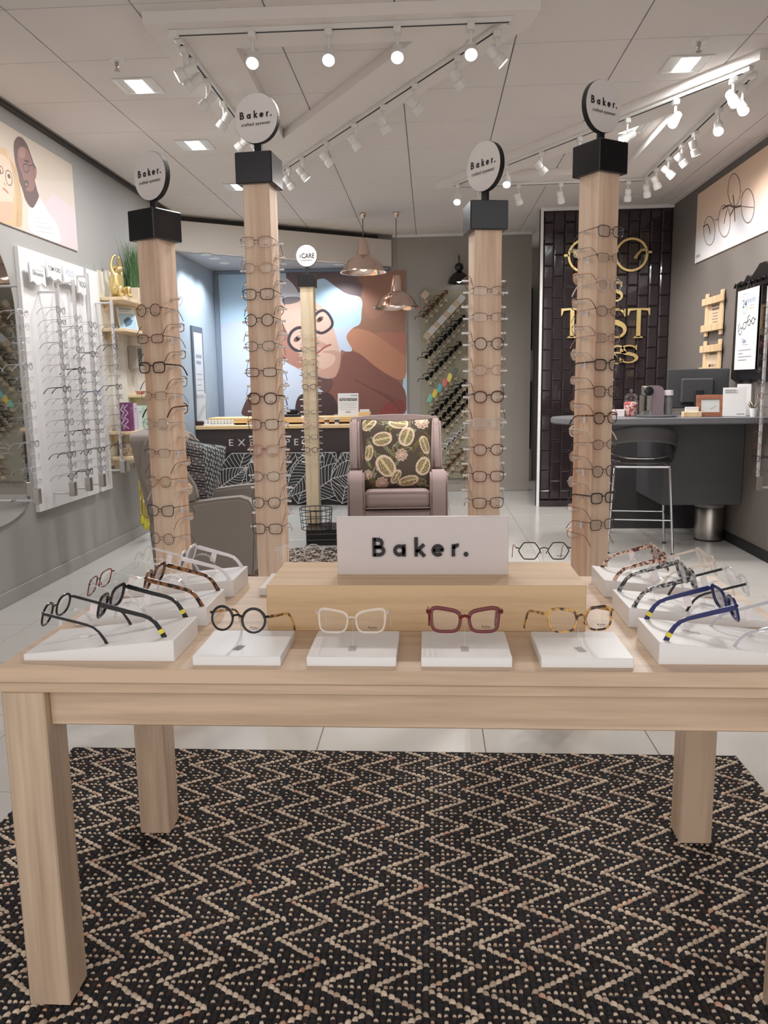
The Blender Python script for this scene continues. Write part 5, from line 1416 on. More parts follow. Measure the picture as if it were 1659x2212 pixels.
for k, (px0, py0, w_, ws_) in enumerate(((122, 624, 'nearest the mirror on the large white panel', 'on the panel rod nearest the mirror'), (157, 604, 'in the middle of the large white panel', 'on the middle panel rod'), (187, 590, 'at the far edge of the large white panel', 'on the far panel rod'))):
    y = rody(px0, py0); ztop = PX(px0, py0, XRD).z
    z1 = 1.80; 
    rod_of_glasses(XRD, y, 0.60, ztop, 16, 1.86-0.03*k, 1, w_, ws_, 'glasses on the large white panel', GCOL)
rod_of_glasses(XRD, 6.30, 0.66, 2.02, 14, 1.82, 1, 'on the narrow white panel', 'on the narrow panel rod', 'glasses on the narrow white panel', ['black', 'wine', 'charcoal', 'gunmetal', 'black'])
rod_of_glasses(XRD, 4.86, 0.62, 1.98, 14, 1.80, 1, 'in front of the arched mirror', 'on the rod before the mirror', 'glasses in front of the mirror', ['clear', 'silver', 'white'], mat=ST_CLEAR)
for (px, py, wtxt, txt, size, sx) in ((78, 592, 'leftmost of the four', 'Silhouette', 0.040, 0.9), (114, 583, 'second of the four', 'TOM FORD', 0.042, 0.85), (148, 594, 'third of the four', 'POLO', 0.062, 0.8), (178, 618, 'rightmost of the four', 'VOGUE', 0.058, 0.8)):
    q = PX(px, py, -2.585)
    t = thing('brand_plaque', 'white wavy brand plaque on the large panel, ' + wtxt, 'plaque', (-2.585, q.y, q.z), 0, 'white brand plaques')
    wave_plaque(t, 0.205, 0.125)
    A = Art((0.012, 0, 0), (0, 1, 0), (0, 0, 1), (1, 0, 0))
    art_text(A, txt, 0.0, -0.012, size, {'POLO': H(176, 176, 200)}.get(txt, H(84, 82, 84)), 0.0002, sx=sx)
    if txt == 'Silhouette':
        A.line([(-0.08, 0.022), (0.07, 0.022)], 0.002, H(110, 108, 110))
    A.build('lettering', t)

# ================================================================== left wall: whitewashed planks and shelves
ps = thing('plank_shelf', 'whitewashed plank wall unit with pine shelves on the left wall', 'shelf unit', (XL, 6.95, 0))
for k in range(8):
    z1 = [2.27, 2.29, 2.25, 2.31, 2.20, 2.28, 2.24, 2.30][k]; z0 = [0.70, 0.66, 0.62, 0.68, 0.63, 0.69, 0.66, 0.64][k]
    MB().box(0.0, 0.018, -0.53+0.14*k+0.002, -0.53+0.14*(k+1)-0.002, z0, z1, b=0.002).build('plank', W_WASH, ps, smooth=False)
SHZ = [2.06, 1.815, 1.28, 0.985, 0.775]
for k, z in enumerate(SHZ):
    y0 = -0.53 if k != 2 else -0.05
    MB().box(0.018, 0.215 if k != 2 else 0.17, y0, 0.58, z-0.026, z, b=0.003).build('shelf', W_SHELF, ps, smooth=False)
    for yy in (y0+0.08, 0.45):
        MB().prism([(0.018, z-0.026), (0.12, z-0.026), (0.018, z-0.11)], yy, yy+0.015, lambda u, v, a: (u, a, v)).build('bracket', W_SHELF, ps, smooth=False)
# gold seated monkey, arms raised
def skin_figure(name, pts, edges, radii, parent, mat, sub=2):
    me = bpy.data.meshes.new(name); me.from_pydata(pts, edges, [])
    o = bpy.data.objects.new(name, me); COL.objects.link(o); me.materials.append(mat)
    sk = o.modifiers.new('skin', 'SKIN'); sk.use_smooth_shade = True
    for i, v in enumerate(me.skin_vertices[0].data):
        v.radius = (radii[i], radii[i]); v.use_root = (i == 0)
    ss = o.modifiers.new('sub', 'SUBSURF'); ss.levels = sub; ss.render_levels = sub
    o.parent = parent
    return o
q = PX(250, 600, -2.52)
mk_ = thing('gold_figurine', 'gold seated monkey figurine with raised arms on the top shelf', 'figurine', (-2.535, 6.545, SHZ[0]), radians(62))
P_ = [(0, 0.01, 0.055), (0, 0.012, 0.12), (0, 0.0, 0.175), (0, -0.01, 0.212), (0, -0.028, 0.232), (0, -0.055, 0.222),
      (-0.036, 0.0, 0.185), (-0.05, 0.01, 0.25), (-0.030, 0.0, 0.325), (-0.004, -0.008, 0.338),
      (0.036, 0.0, 0.185), (0.05, 0.01, 0.25), (0.030, -0.004, 0.312), (0.004, -0.012, 0.322),
      (-0.038, -0.03, 0.05), (-0.045, -0.085, 0.085), (-0.042, -0.08, 0.018), (-0.042, -0.11, 0.012),
      (0.038, -0.03, 0.05), (0.045, -0.085, 0.085), (0.042, -0.08, 0.018), (0.042, -0.11, 0.012),
      (0.0, 0.06, 0.02), (0.02, 0.12, 0.012), (0.05, 0.15, 0.012)]
E_ = [(0, 1), (1, 2), (2, 3), (3, 4), (4, 5), (2, 6), (6, 7), (7, 8), (8, 9), (2, 10), (10, 11), (11, 12), (12, 13), (0, 14), (14, 15), (15, 16), (16, 17), (0, 18), (18, 19), (19, 20), (20, 21), (0, 22), (22, 23), (23, 24)]
Rr = [0.055, 0.052, 0.04, 0.028, 0.038, 0.02, 0.02, 0.015, 0.013, 0.014, 0.02, 0.015, 0.013, 0.014, 0.03, 0.022, 0.016, 0.012, 0.03, 0.022, 0.016, 0.012, 0.013, 0.008, 0.006]
skin_figure('body', P_, E_, Rr, mk_, M_GOLD)
for s in (-1, 1):
    MB().lathe([(0.0, 0.006), (0.012, 0.004), (0.014, -0.002), (0.0, -0.004)], 12, M=Matrix.Translation((s*0.036, -0.02, 0.24)) @ Matrix.Rotation(radians(90), 4, 'Y')).build('ear', M_GOLD, mk_)
# grass planter
gp = thing('grass_planter', 'pale box planter of tall artificial grass on the top shelf', 'plant', (-2.535, 6.98, SHZ[0]))
MB().box(-0.085, 0.075, -0.17, 0.17, 0.0, 0.115, b=0.004).build('planter', plain('planter_cream', H(226, 208, 186), 0.6), gp, smooth=False)
gr = MB(); rg = random.Random(5)
for k in range(420):
    bx_0 = rg.uniform(-0.06, 0.055); by_0 = rg.uniform(-0.14, 0.14); h = rg.uniform(0.24, 0.46); an = rg.uniform(0, 2*pi); ln_ = rg.uniform(0.02, 0.15)
    w = 0.0022; dx_, dy_ = cos(an)*ln_, sin(an)*ln_
    if bx_0+dx_ < -0.10: dx_ = -dx_
    vs = []
    for i in range(5):
        f = i/4; x = bx_0+dx_*f*f; y = by_0+dy_*f*f*1.3; z = 0.10+h*f*(1-0.08*f)
        ww = w*(1-f*0.9); vs += [(x-ww, y-ww, z), (x+ww, y+ww, z)]
    c = [H(56, 92, 50), H(76, 116, 62), H(46, 76, 46), H(112, 140, 90)][k % 4]
    gr.add(vs, [(2*i, 2*i+1, 2*i+3, 2*i+2) for i in range(4)], c)
stuff(gr.build('grass_blades', print_mat('grass_blade', 0.6), gp, normals=False))
# leaflet, boxes, small things on the shelves
lf = thing('leaflet', 'pale blue leaflet leaning on the second shelf', 'leaflet', (-2.53, 6.74, SHZ[1]), radians(50))
b = MB().box(-0.085, 0.085, -0.002, 0.002, 0.0, 0.205, b=0.0005).build('sheet', M_WHITE, lf, smooth=False); b.matrix_local = Matrix.Rotation(radians(-18), 4, 'X')
A = Art((0, -0.002, 0), (1, 0, 0), (0, 0, 1), (0, -1, 0))
A.poly([(-0.075, 0.01), (0.075, 0.01), (0.075, 0.15), (-0.075, 0.15)], H(176, 206, 224)); A.line([(-0.06, 0.19), (0.06, 0.19)], 0.012, H(150, 160, 176)); A.line([(-0.06, 0.17), (0.03, 0.17)], 0.006, H(170, 176, 186))
A.poly([(-0.03, 0.03), (0.02, 0.05), (0.05, 0.09), (0.01, 0.12), (-0.04, 0.09)], H(84, 110, 136)); A.build('printing', b)
BX = [(6.50, 0.09, 0.235, H(120, 56, 104), 'purple patterned carton, nearest on the pine shelf'), (6.595, 0.075, 0.225, H(226, 204, 226), 'white and purple carton, second on the pine shelf'),
      (6.70, 0.10, 0.19, H(226, 232, 228), 'white carton with red patch, third on the pine shelf'), (6.82, 0.09, 0.20, H(200, 224, 206), 'pale green carton, fourth on the pine shelf')]
for k, (y, w, h, c, lab) in enumerate(BX):
    t = thing('product_carton', lab, 'carton', (-2.51, y, SHZ[3]), 0, 'cartons on the pine shelf')
    MB().box(-0.04, 0.04, -w/2+0.004, w/2-0.004, 0, h, b=0.001).build('carton', plain('carton_%d' % k, c, 0.45), t, smooth=False)
    A = Art((0, -w/2+0.004, 0), (1, 0, 0), (0, 0, 1), (0, -1, 0))
    if k == 0:
        A.line([(-0.02+0.012*sin(i*0.9), 0.02+0.2*i/24) for i in range(25)], 0.012, H(206, 176, 206)); A.line([(0.01+0.014*cos(i*0.8), 0.02+0.2*i/24) for i in range(25)], 0.010, H(206, 176, 206))
    if k == 1: A.poly([(-0.005, 0.01), (0.025, 0.01), (0.025, 0.17), (-0.005, 0.17)], H(98, 60, 112))
    if k == 2: A.poly([(-0.035, 0.02), (0.025, 0.02), (0.025, 0.07), (-0.035, 0.07)], H(206, 84, 96))
    if k == 3: A.poly([(-0.035, 0.06), (0.0, 0.06), (0.0, 0.12), (-0.035, 0.12)], H(120, 190, 170))
    A.line([(-0.03, h*0.88), (0.03, h*0.88)], 0.006, H(150, 140, 150)); A.build('printing', t)
    B2 = Art((0.04, 0, 0), (0, 1, 0), (0, 0, 1), (1, 0, 0)); B2.line([(-w*0.3, h*0.8), (w*0.3, h*0.8)], 0.008, H(160, 150, 160)); B2.line([(-w*0.3, h*0.7), (w*0.2, h*0.7)], 0.004, H(160, 150, 160)); B2.build('printing', t)
t = thing('product_carton', 'light green carton at the back of the pine shelf', 'carton', (-2.52, 6.97, SHZ[3]), 0, 'cartons on the pine shelf')
MB().box(-0.05, 0.05, -0.07, 0.07, 0, 0.178, b=0.001).build('carton', plain('carton_green', H(168, 214, 164), 0.45), t, smooth=False)
t = thing('small_bowl', 'small red and white bowl on the short middle shelf', 'bowl', (-2.56, 6.98, SHZ[2]))
MB().lathe([(0.0, 0.0), (0.03, 0.0), (0.045, 0.03), (0.042, 0.03), (0.028, 0.004), (0.0, 0.004)], 20).build('bowl', plain('bowl_glaze', H(206, 140, 130), 0.3), t)
t = thing('acrylic_box', 'clear acrylic box on the short middle shelf', 'box', (-2.56, 7.12, SHZ[2]))
MB().box(-0.05, 0.05, -0.05, 0.05, 0, 0.10, b=0.002).build('box', ST_CLEAR, t, smooth=False)
t = thing('wicker_box', 'cream patterned box on the lowest pine shelf', 'box', (-2.54, 6.68, SHZ[4]))
MB().box(-0.06, 0.07, -0.11, 0.11, 0, 0.10, b=0.004).build('box', tortoise('lace_pattern', H(206, 180, 152), H(238, 226, 210), 60, 0.7), t, smooth=False)
t = thing('display_cube', 'small grey cube of tools hanging on the plank wall', 'box', (-2.61, 7.02, 1.50))
MB().box(-0.03, 0.05, -0.07, 0.07, 0, 0.2, b=0.006).build('box', plain('smoky_box', H(178, 168, 156), 0.4), t, smooth=False)
for s in (-0.035, 0.0, 0.035): MB().box(0.05, 0.056, s-0.004, s+0.004, 0.03, 0.18).build('tool', M_CHAR, t, smooth=False)
# yellow beaded spectacle cords
for k in range(5):
    y = 6.66+0.032*k; L = [0.50, 0.55, 0.52, 0.57, 0.54][k]
    t = thing('beaded_cord', 'yellow beaded spectacle cord, %s of five hanging under the lowest shelf' % ORD[k], 'cord', (-2.50+0.012*(k % 2), y, SHZ[4]-0.026), 0, 'yellow spectacle cords')
    pts = []; rad = []
    N = 80
    for i in range(N+1):
        f = i/N*2
        if f <= 1: p = (0.0, -0.008-0.012*f, -L*f)
        else: p = (0.0, 0.008+0.012*(2-f), -L*(2-f))
        pts.append(p); rad.append(0.0075 if i % 2 else 0.0045)
    MB().tube(pts, rad, 6).build('beads', tortoise('yellow_beads', H(150, 128, 50), H(216, 196, 110), 160, 0.5), t)
    MB().cyl((0, 0, -0.01), (0, 0, 0.004), 0.004, n=8).build('hook', M_STEEL, t)
    MB().box(-0.002, 0.002, -0.012, 0.012, -L*0.72, -L*0.72+0.03, b=0.0005).build('price_tag', M_TAG, t, smooth=False)
    MB().lathe([(0.0, 0.0), (0.012, -0.004), (0.02, -0.05), (0.012, -0.075), (0.0, -0.08)], 10, c=(0, 0, -L)).build('tassel', plain('yellow_tassel', H(206, 196, 70), 0.8), t)
# framed notice on the alcove side wall
t = thing('framed_notice', 'tall grey framed notice on the bluish alcove wall', 'notice', (XL+0.02, 9.05, 0.96))
MB().box(0.0, 0.018, -0.21, 0.21, 0.0, 1.05, b=0.004).build('frame', plain('slate_frame', H(86, 96, 108), 0.5), t, smooth=False)
MB().box(0.017, 0.021, -0.16, 0.16, 0.05, 0.98).build('sheet', plain('notice_sheet', H(206, 210, 218), 0.5), t, smooth=False)
A = Art((0.021, 0, 0), (0, 1, 0), (0, 0, 1), (1, 0, 0))
for i in range(2): A.line([(-0.11, 0.72-0.07*i), (0.11-0.04*i, 0.72-0.07*i)], 0.035, H(150, 156, 170))
for i in range(6): A.line([(-0.12, 0.52-0.06*i), (0.12-0.03*(i % 3), 0.52-0.06*i)], 0.008, H(160, 166, 178))
A.build('printing', t)

# ================================================================== gold emblem and lettering on the tiled wall
YG = YT-0.03
ge = thing('gold_emblem', 'large gold spectacles emblem on the dark tiled wall', 'emblem', (1.75, YG, 2.61))
def gx_(px): return PY(px, 548, YG).x-1.75
for px, nm in ((1262, 'ring'), (1364, 'ring')):
    x = gx_(px)
    R0, R1_ = 0.168, 0.146; n = 44
    vs = []; fs = []
    for i in range(n):
        a = 2*pi*i/n
        for r in (R0, R1_):
            for y in (-0.01, 0.012): vs.append((x+r*cos(a), y, r*sin(a)))
    for i in range(n):
        j = (i+1) % n
        a, b = i*4, j*4
        fs += [(a, b, b+2, a+2), (a+1, a+3, b+3, b+1), (a, a+1, b+1, b), (a+2, b+2, b+3, a+3)]
    MB().add(vs, fs).build(nm, M_GOLD, ge)
xa, xb = gx_(1262), gx_(1364)
MB().tube([(xa+0.16, 0, 0.03), (0.5*(xa+xb), 0, 0.07), (xb-0.16, 0, 0.03)], 0.012, 6).build('bridge', M_GOLD, ge)
MB().box(xb+0.155, xb+0.205, -0.01, 0.012, 0.01, 0.032).build('hinge', M_GOLD, ge, smooth=False)
MB().box(xa-0.205, xa-0.155, -0.01, 0.012, -0.005, 0.017).build('hinge', M_GOLD, ge, smooth=False)
for s, x in ((-1, xb), (1, xa)):
    MB().tube([(x-s*0.155, 0, 0.045), (x-s*0.10, 0, 0.045), (x-s*0.06, 0, 0.0), (x-s*0.04, 0, -0.04)], [0.016, 0.014, 0.016, 0.02], 6).build('arm', M_GOLD, ge)
gl = thing('gold_lettering', 'gold capital and small letters on the dark tiled wall', 'lettering', (1.75, YG, 1.60))
def put(name, polys, px, py, h, sx=1.0):
    q = PY(px, py, YG); m = MB()
    for P_ in polys:
        m.prism([(u*h*sx, v*h) for u, v in P_], -0.008, 0.012, lambda u, v, a: (u, a, v))
    o = m.build(name, M_GOLD, gl, smooth=False); o.location = (q.x-1.75, 0, q.z-1.60)
GT = [[(-0.07, 0.03), (-0.07, 1.0), (0.07, 1.0), (0.07, 0.03)], [(-0.16, 0), (0.16, 0), (0.16, 0.025), (0.07, 0.07), (-0.07, 0.07), (-0.16, 0.025)],
      [(-0.38, 1.0), (-0.38, 0.76), (-0.35, 0.76), (-0.30, 0.92), (-0.07, 0.945), (-0.07, 1.0)], [(0.38, 1.0), (0.07, 1.0), (0.07, 0.945), (0.30, 0.92), (0.35, 0.76), (0.38, 0.76)]]
GE = [[(-0.22, 0), (-0.22, 1), (-0.08, 1), (-0.08, 0)], [(-0.32, 0), (0.28, 0), (0.31, 0.22), (0.28, 0.22), (0.18, 0.06), (-0.32, 0.03)], [(-0.32, 1), (-0.32, 0.97), (0.16, 0.95), (0.24, 0.80), (0.27, 0.80), (0.26, 1)], [(-0.1, 0.48), (0.1, 0.48), (0.15, 0.36), (0.17, 0.36), (0.17, 0.68), (0.15, 0.68), (0.1, 0.54), (-0.1, 0.54)]]
def ribbon(pts, ws):
    L = []; R_ = []; n = len(pts); P2 = [Vector(p) for p in pts]
    for i in range(n):
        t = (P2[min(i+1, n-1)]-P2[max(i-1, 0)]).normalized(); q = Vector((-t.y, t.x)); L.append(P2[i]+q*ws[i]/2); R_.append(P2[i]-q*ws[i]/2)
    return [[(p.x, p.y) for p in L]+[(p.x, p.y) for p in reversed(R_)]]
def serif_S():
    pts = []; ws = []
    for i in range(29):
        f = i/28
        a = radians(20+f*250) if f <= 0.5 else None
        if f <= 0.5:
            an = radians(25+(f/0.5)*245); pts.append((0.24*cos(an), 0.74+0.22*sin(an)))
        else:
            an = radians(90-(f-0.5)/0.5*245); pts.append((0.27*cos(an), 0.26+0.23*sin(an)))
        ws.append(0.05+0.11*math.exp(-((f-0.5)/0.2)**2)+0.02)
    return ribbon(pts, ws) + [[(0.24, 0.98), (0.27, 0.98), (0.27, 0.70), (0.24, 0.72), (0.20, 0.85)], [(-0.27, 0.02), (-0.30, 0.02), (-0.30, 0.30), (-0.27, 0.30), (-0.22, 0.16)]]
GS = serif_S()
Ge = ribbon([(-0.24+0.0, 0.32)] + [(0.27*cos(radians(a)), 0.31+0.29*sin(radians(a))) for a in range(175, 0, -12)], [0.1]+[0.12-0.05*abs(sin(radians(a))) for a in range(175, 0, -12)]) + [[(-0.25, 0.33), (0.29, 0.33), (0.29, 0.39), (-0.25, 0.39)]] + ribbon([(0.27*cos(radians(a)), 0.31+0.31*sin(radians(a))) for a in range(180, 325, 10)], [0.13]*3+[0.12]*4+[0.09]*4+[0.05]*4)
Gy = ribbon([(-0.26, 0.6), (0.02, 0.0)], [0.12, 0.12]) + ribbon([(0.26, 0.6), (0.02, 0.0), (-0.12, -0.26), (-0.24, -0.24)], [0.05, 0.06, 0.06, 0.1])
for px in (1235, 1378): put('letter_t', GT, px, 730, 0.30)
put('letter_e', GE, 1283, 730, 0.30); put('letter_s', GS, 1332, 730, 0.30)
put('letter_s', GS, 1331, 651, 0.20); put('letter_u', [[(-0.28, 0.3), (-0.28, 1), (-0.16, 1), (-0.16, 0.3)], [(0.16, 0.3), (0.16, 1), (0.22, 1), (0.22, 0.3)]] + ribbon([(0.2*cos(radians(a))-0.02, 0.3+0.25*sin(radians(a))) for a in range(180, 365, 15)], [0.1]*13), 1292, 651, 0.20)
put('letter_e', Ge, 1272, 784, 0.29); put('letter_y', Gy, 1304, 784, 0.29); put('letter_e', Ge, 1333, 784, 0.29); put('letter_s', [[(u*1.05, v*0.64) for u, v in p] for p in GS], 1357, 784, 0.29)

# ================================================================== right wall prints and frames
XQ = XR-0.012
wp = thing('wire_glasses_poster', 'wide peach poster drawn with thin wire glasses on the right wall', 'poster', (XR, 6.6, 2.405))
MB().box(-0.012, 0.0, -1.3, 1.255, 0.0, 0.615, b=0.001).build('board', plain('poster_peach', H(232, 206, 188), 0.5), wp, smooth=False)
A = Art((-0.012, 0, 0), (0, 1, 0), (0, 0, 1), (-1, 0, 0))
nb = 24
for i in range(nb):
    f = i/(nb-1); g = max(0, min(1, (f-0.25)/0.35)); c0 = Vector(H(218, 216, 218)); c1 = Vector(H(240, 208, 182)); c = c0.lerp(c1, g)
    A.poly([(-1.298, 0.002+0.611*i/nb), (1.253, 0.002+0.611*i/nb), (1.253, 0.002+0.611*(i+1)/nb), (-1.298, 0.002+0.611*(i+1)/nb)], tuple(c), lift=0.0006)
def rp(L, X=XQ, oy_=6.6, oz=2.405, sc=4.253, ox_=1430, oyp=280):
    out = []
    for x, y in L:
        q = PX(ox_+x/sc, oyp+y/sc, X); out.append((q.y-oy_, q.z-oz))
    return out
def ellpx(cx, cy, a, b, n=30): return [(cx+a*cos(2*pi*i/n), cy+b*sin(2*pi*i/n)) for i in range(n)]
WI = H(130, 110, 100)
A.line(rp(ellpx(437, 930, 52, 132)), 0.007, WI, closed=True); A.line(rp(ellpx(575, 840, 54, 146)), 0.007, WI, closed=True)
A.line(rp(ellpx(665, 555, 56, 150)), 0.007, WI, closed=True); A.line(rp(ellpx(790, 700, 60, 156)), 0.007, WI, closed=True)
A.line(rp([(380, 893), (420, 868), (436, 905), (448, 960)]), 0.010, H(96, 76, 70)); A.line(rp([(488, 838), (505, 826), (522, 824)]), 0.007, WI)
A.line(rp([(560, 730), (590, 705), (625, 695), (670, 715), (730, 700)]), 0.014, H(96, 76, 70)); A.line(rp([(625, 795), (650, 750), (672, 714)]), 0.013, H(96, 76, 70))
A.line(rp([(655, 600), (668, 700), (672, 845)]), 0.011, H(96, 76, 70)); A.line(rp([(730, 560), (745, 575), (722, 640)]), 0.006, WI); A.line(rp([(735, 705), (845, 715)]), 0.006, WI); A.line(rp([(572, 865), (590, 770), (600, 740)]), 0.010, WI)
A.line(rp([(315, 1168), (350, 1152)]), 0.022, H(170, 164, 162)); A.build('printed_drawing', wp)

def slat_frame(y0, y1, z0, z1, label, rows):
    cy = (y0+y1)/2; t = thing('pine_frame', label, 'picture frame', (XR, cy, z0))
    w = (y1-y0)/2; h = z1-z0
    for s in (-1, 1):
        MB().box(-0.03, -0.012, s*(w-0.055)-0.028, s*(w-0.055)+0.028, -0.04, h+0.04, b=0.002).build('slat', W_FRAME, t, smooth=False)
    for z in (0.03, h-0.03):
        MB().box(-0.046, -0.030, -w-0.02, w+0.02, z-0.03, z+0.03, b=0.002).build('slat', W_FRAME, t, smooth=False)
    MB().box(-0.012, -0.001, -w+0.06, w-0.06, 0.0, h, b=0.001).build('sheet', plain('kraft_sheet', H(216, 194, 166), 0.7), t, smooth=False)
    A = Art((-0.012, 0, 0), (0, 1, 0), (0, 0, 1), (-1, 0, 0))
    rows(A, w, h); A.build('printing', t)
def r1(A, w, h):
    for i in range(2): A.line([(-0.09, h*0.74-0.03*i), (0.09-0.02*i, h*0.74-0.03*i)], 0.016, H(120, 104, 90))
    for i in range(6): A.line([(-0.07, h*0.52-0.025*i), (0.07-0.02*(i % 2), h*0.52-0.025*i)], 0.006, H(150, 132, 116))
def r2(A, w, h):
    A.line([(-0.09, h*0.70), (0.09, h*0.70)], 0.02, H(130, 114, 100))
    for i in range(3): A.poly([(-0.085+0.065*i, h*0.16), (-0.035+0.065*i, h*0.16), (-0.035+0.065*i, h*0.34), (-0.085+0.065*i, h*0.34)], [H(70, 56, 50), H(130, 130, 140), H(196, 160, 130)][2-i])
slat_frame(7.00, 7.48, 1.755, 2.045, 'upper pine slat frame with a certificate on the right wall', r1)
slat_frame(7.00, 7.48, 1.385, 1.635, 'lower pine slat frame with a certificate on the right wall', r2)

# ornate black mirror with an advert hung over it
om = thing('ornate_mirror', 'ornate black framed mirror on the right wall', 'mirror', (XR, 6.20, 1.34))
out = []
n = 12
out += [(-0.50, 0.0)] + [(-0.50+1.0*i/20, -0.012+0.012*cos(2*pi*i/4)) for i in range(21)] + [(0.50, 0.03), (0.49, 0.70), (0.47, 0.745), (0.40, 0.755), (0.34, 0.74), (0.28, 0.785), (0.20, 0.76), (0.12, 0.80), (0.05, 0.84), (-0.05, 0.84), (-0.12, 0.80), (-0.20, 0.76), (-0.28, 0.785), (-0.34, 0.74), (-0.40, 0.755), (-0.47, 0.745), (-0.49, 0.70)]
MB().prism(out, -0.045, -0.001, lambda u, v, a: (a, u, v)).build('frame', M_DARK, om, smooth=False)
MB().box(-0.048, -0.044, -0.40, 0.40, 0.09, 0.68).build('glass', plain('dark_reflection_mirror', H(120, 116, 112), 0.05, metal=1.0), om, smooth=False)  # dark tint puts the glass's dark reflection into its colour
m = MB()
for i in range(9):
    m.tube([(-0.052, -0.42+0.105*i, 0.72), (-0.056, -0.37+0.105*i, 0.735), (-0.052, -0.34+0.105*i, 0.715)], 0.01, 6)
m.build('carving', M_DARK, om)
ad = thing('advert_banner', 'white advert banner with line drawn glasses hanging on the ornate mirror', 'banner', (XR-0.055, 6.40, 1.41))
MB().box(-0.004, 0.0, -0.205, 0.205, 0.0, 0.605, b=0.0005).build('sheet', M_WHITE, ad, smooth=False)
MB().tube([(-0.002, -0.05, 0.60), (-0.002, 0.0, 0.66), (-0.002, 0.05, 0.60)], 0.002, 5).build('cord', M_STEEL, ad)
A = Art((-0.004, 0, 0), (0, -1, 0), (0, 0, 1), (-1, 0, 0))
art_text(A, '24', -0.055, 0.470, 0.085, H(70, 96, 128), 0.001); art_text(A, 'month', 0.075, 0.500, 0.060, H(130, 160, 188), 0.0006)
A.ring(-0.055, 0.50, 0.062, 0.075, 0.005, H(150, 152, 156)); A.line([(0.03, 0.478), (0.14, 0.478)], 0.008, H(180, 184, 190)); A.line([(0.03, 0.458), (0.13, 0.458)], 0.010, H(222, 186, 150))
def spec_line(A, u, v, s, rot):
    c, d = cos(rot), sin(rot); T = lambda x, y: (u+s*(x*c-y*d), v+s*(x*d+y*c))
    for x in (-0.5, 0.5): A.line([T(x+0.36*cos(t), 0.30*sin(t)) for t in [2*pi*i/20 for i in range(20)]], 0.006, H(44, 46, 52), closed=True)
    A.line([T(-0.15, 0.05), T(0.15, 0.05)], 0.007, H(44, 46, 52)); A.line([T(-0.86, 0.08), T(-0.95, 0.5), T(-0.4, 0.75)], 0.006, H(44, 46, 52)); A.line([T(0.86, 0.08), T(1.2, 0.05)], 0.008, H(44, 46, 52))
spec_line(A, -0.075, 0.315, 0.085, 0.45); spec_line(A, 0.09, 0.355, 0.075, 0.1)
art_text(A, 'Opti', -0.03, 0.205, 0.045, H(130, 124, 170), 0.0004); A.line([(-0.06, 0.19), (0.06, 0.19)], 0.004, H(180, 180, 186))
for i, (a, b) in enumerate(((-0.13, 0.12), (-0.13, -0.04), (-0.13, 0.13), (-0.13, 0.04))): A.line([(a, 0.15-0.025*i), (b, 0.15-0.025*i)], 0.006, H(170, 170, 176))
A.build('printing', ad)
rod_of_glasses(2.33, 5.80, 0.55, 1.97, 14, 1.84, -1, 'at the right edge of the view', 'on the rod at the right edge', 'glasses at the right edge', ['gunmetal', 'wine', 'black', 'charcoal'])

# ================================================================== bar counter, stool, bin
ZK = 1.06
bc = thing('bar_counter', 'charcoal bar counter with a rounded overhanging top', 'counter', (1.7, 6.35, 0))
o_ = [(XR-1.7-0.002, -0.42), (XR-1.7-0.002, 0.62)]
top = [(XR-1.7-0.002, -0.40)]
lx, ly0, ly1 = PZ(1182, 905, ZK-0.02).x-1.7, -0.40, 0.42
n = 20; cyy = (ly0+ly1)/2; rr = (ly1-ly0)/2
for i in range(n+1):
    a = -pi/2-pi*i/n; top.append((lx+rr*0.72+rr*0.72*cos(a), cyy+rr*sin(a)))
top += [(XR-1.7-0.002, 0.42)]
me = MB().prism(top, ZK-0.045, ZK, lambda u, v, a: (u, v, a)).mesh('counter_top', smooth=False)
bm = bmesh.new(); bm.from_mesh(me); bmesh.ops.remove_doubles(bm, verts=bm.verts, dist=1e-5)
bmesh.ops.bevel(bm, geom=[e for e in bm.edges if e.is_manifold and e.calc_face_angle(0) > 1.2], offset=0.008, segments=2, affect='EDGES'); bm.to_mesh(me); bm.free()
link('counter_top', me, plain('grey_stone_top', H(112, 112, 116), 0.35), bc)
pxl = PY(1434, 1000, 6.45).x-1.7
MB().box(pxl, XR-1.7-0.003, 0.10, 0.14, 0.345, ZK-0.046, b=0.003).build('front_panel', M_CHAR, bc, smooth=False)
MB().box(pxl+0.002, pxl+0.03, 0.14, 0.95, 0.345, ZK-0.046, b=0.003).build('side_panel', M_CHAR, bc, smooth=False)
MB().box(pxl-0.35, XR-1.7-0.003, 0.95, 0.99, 0.0, ZK-0.05, b=0.003).build('back_panel', plain('dark_back_panel', H(52, 50, 52), 0.5), bc, smooth=False)
for x in (pxl-0.3,): MB().cyl((x, 0.75, 0), (x, 0.75, ZK-0.046), 0.03, n=16).build('leg', M_BLACKM, bc)
MB().box(0.3, XR-1.7-0.003, 0.42, 0.98, ZK-0.05, ZK-0.005, b=0.003).build('work_surface', M_CHAR, bc, smooth=False)

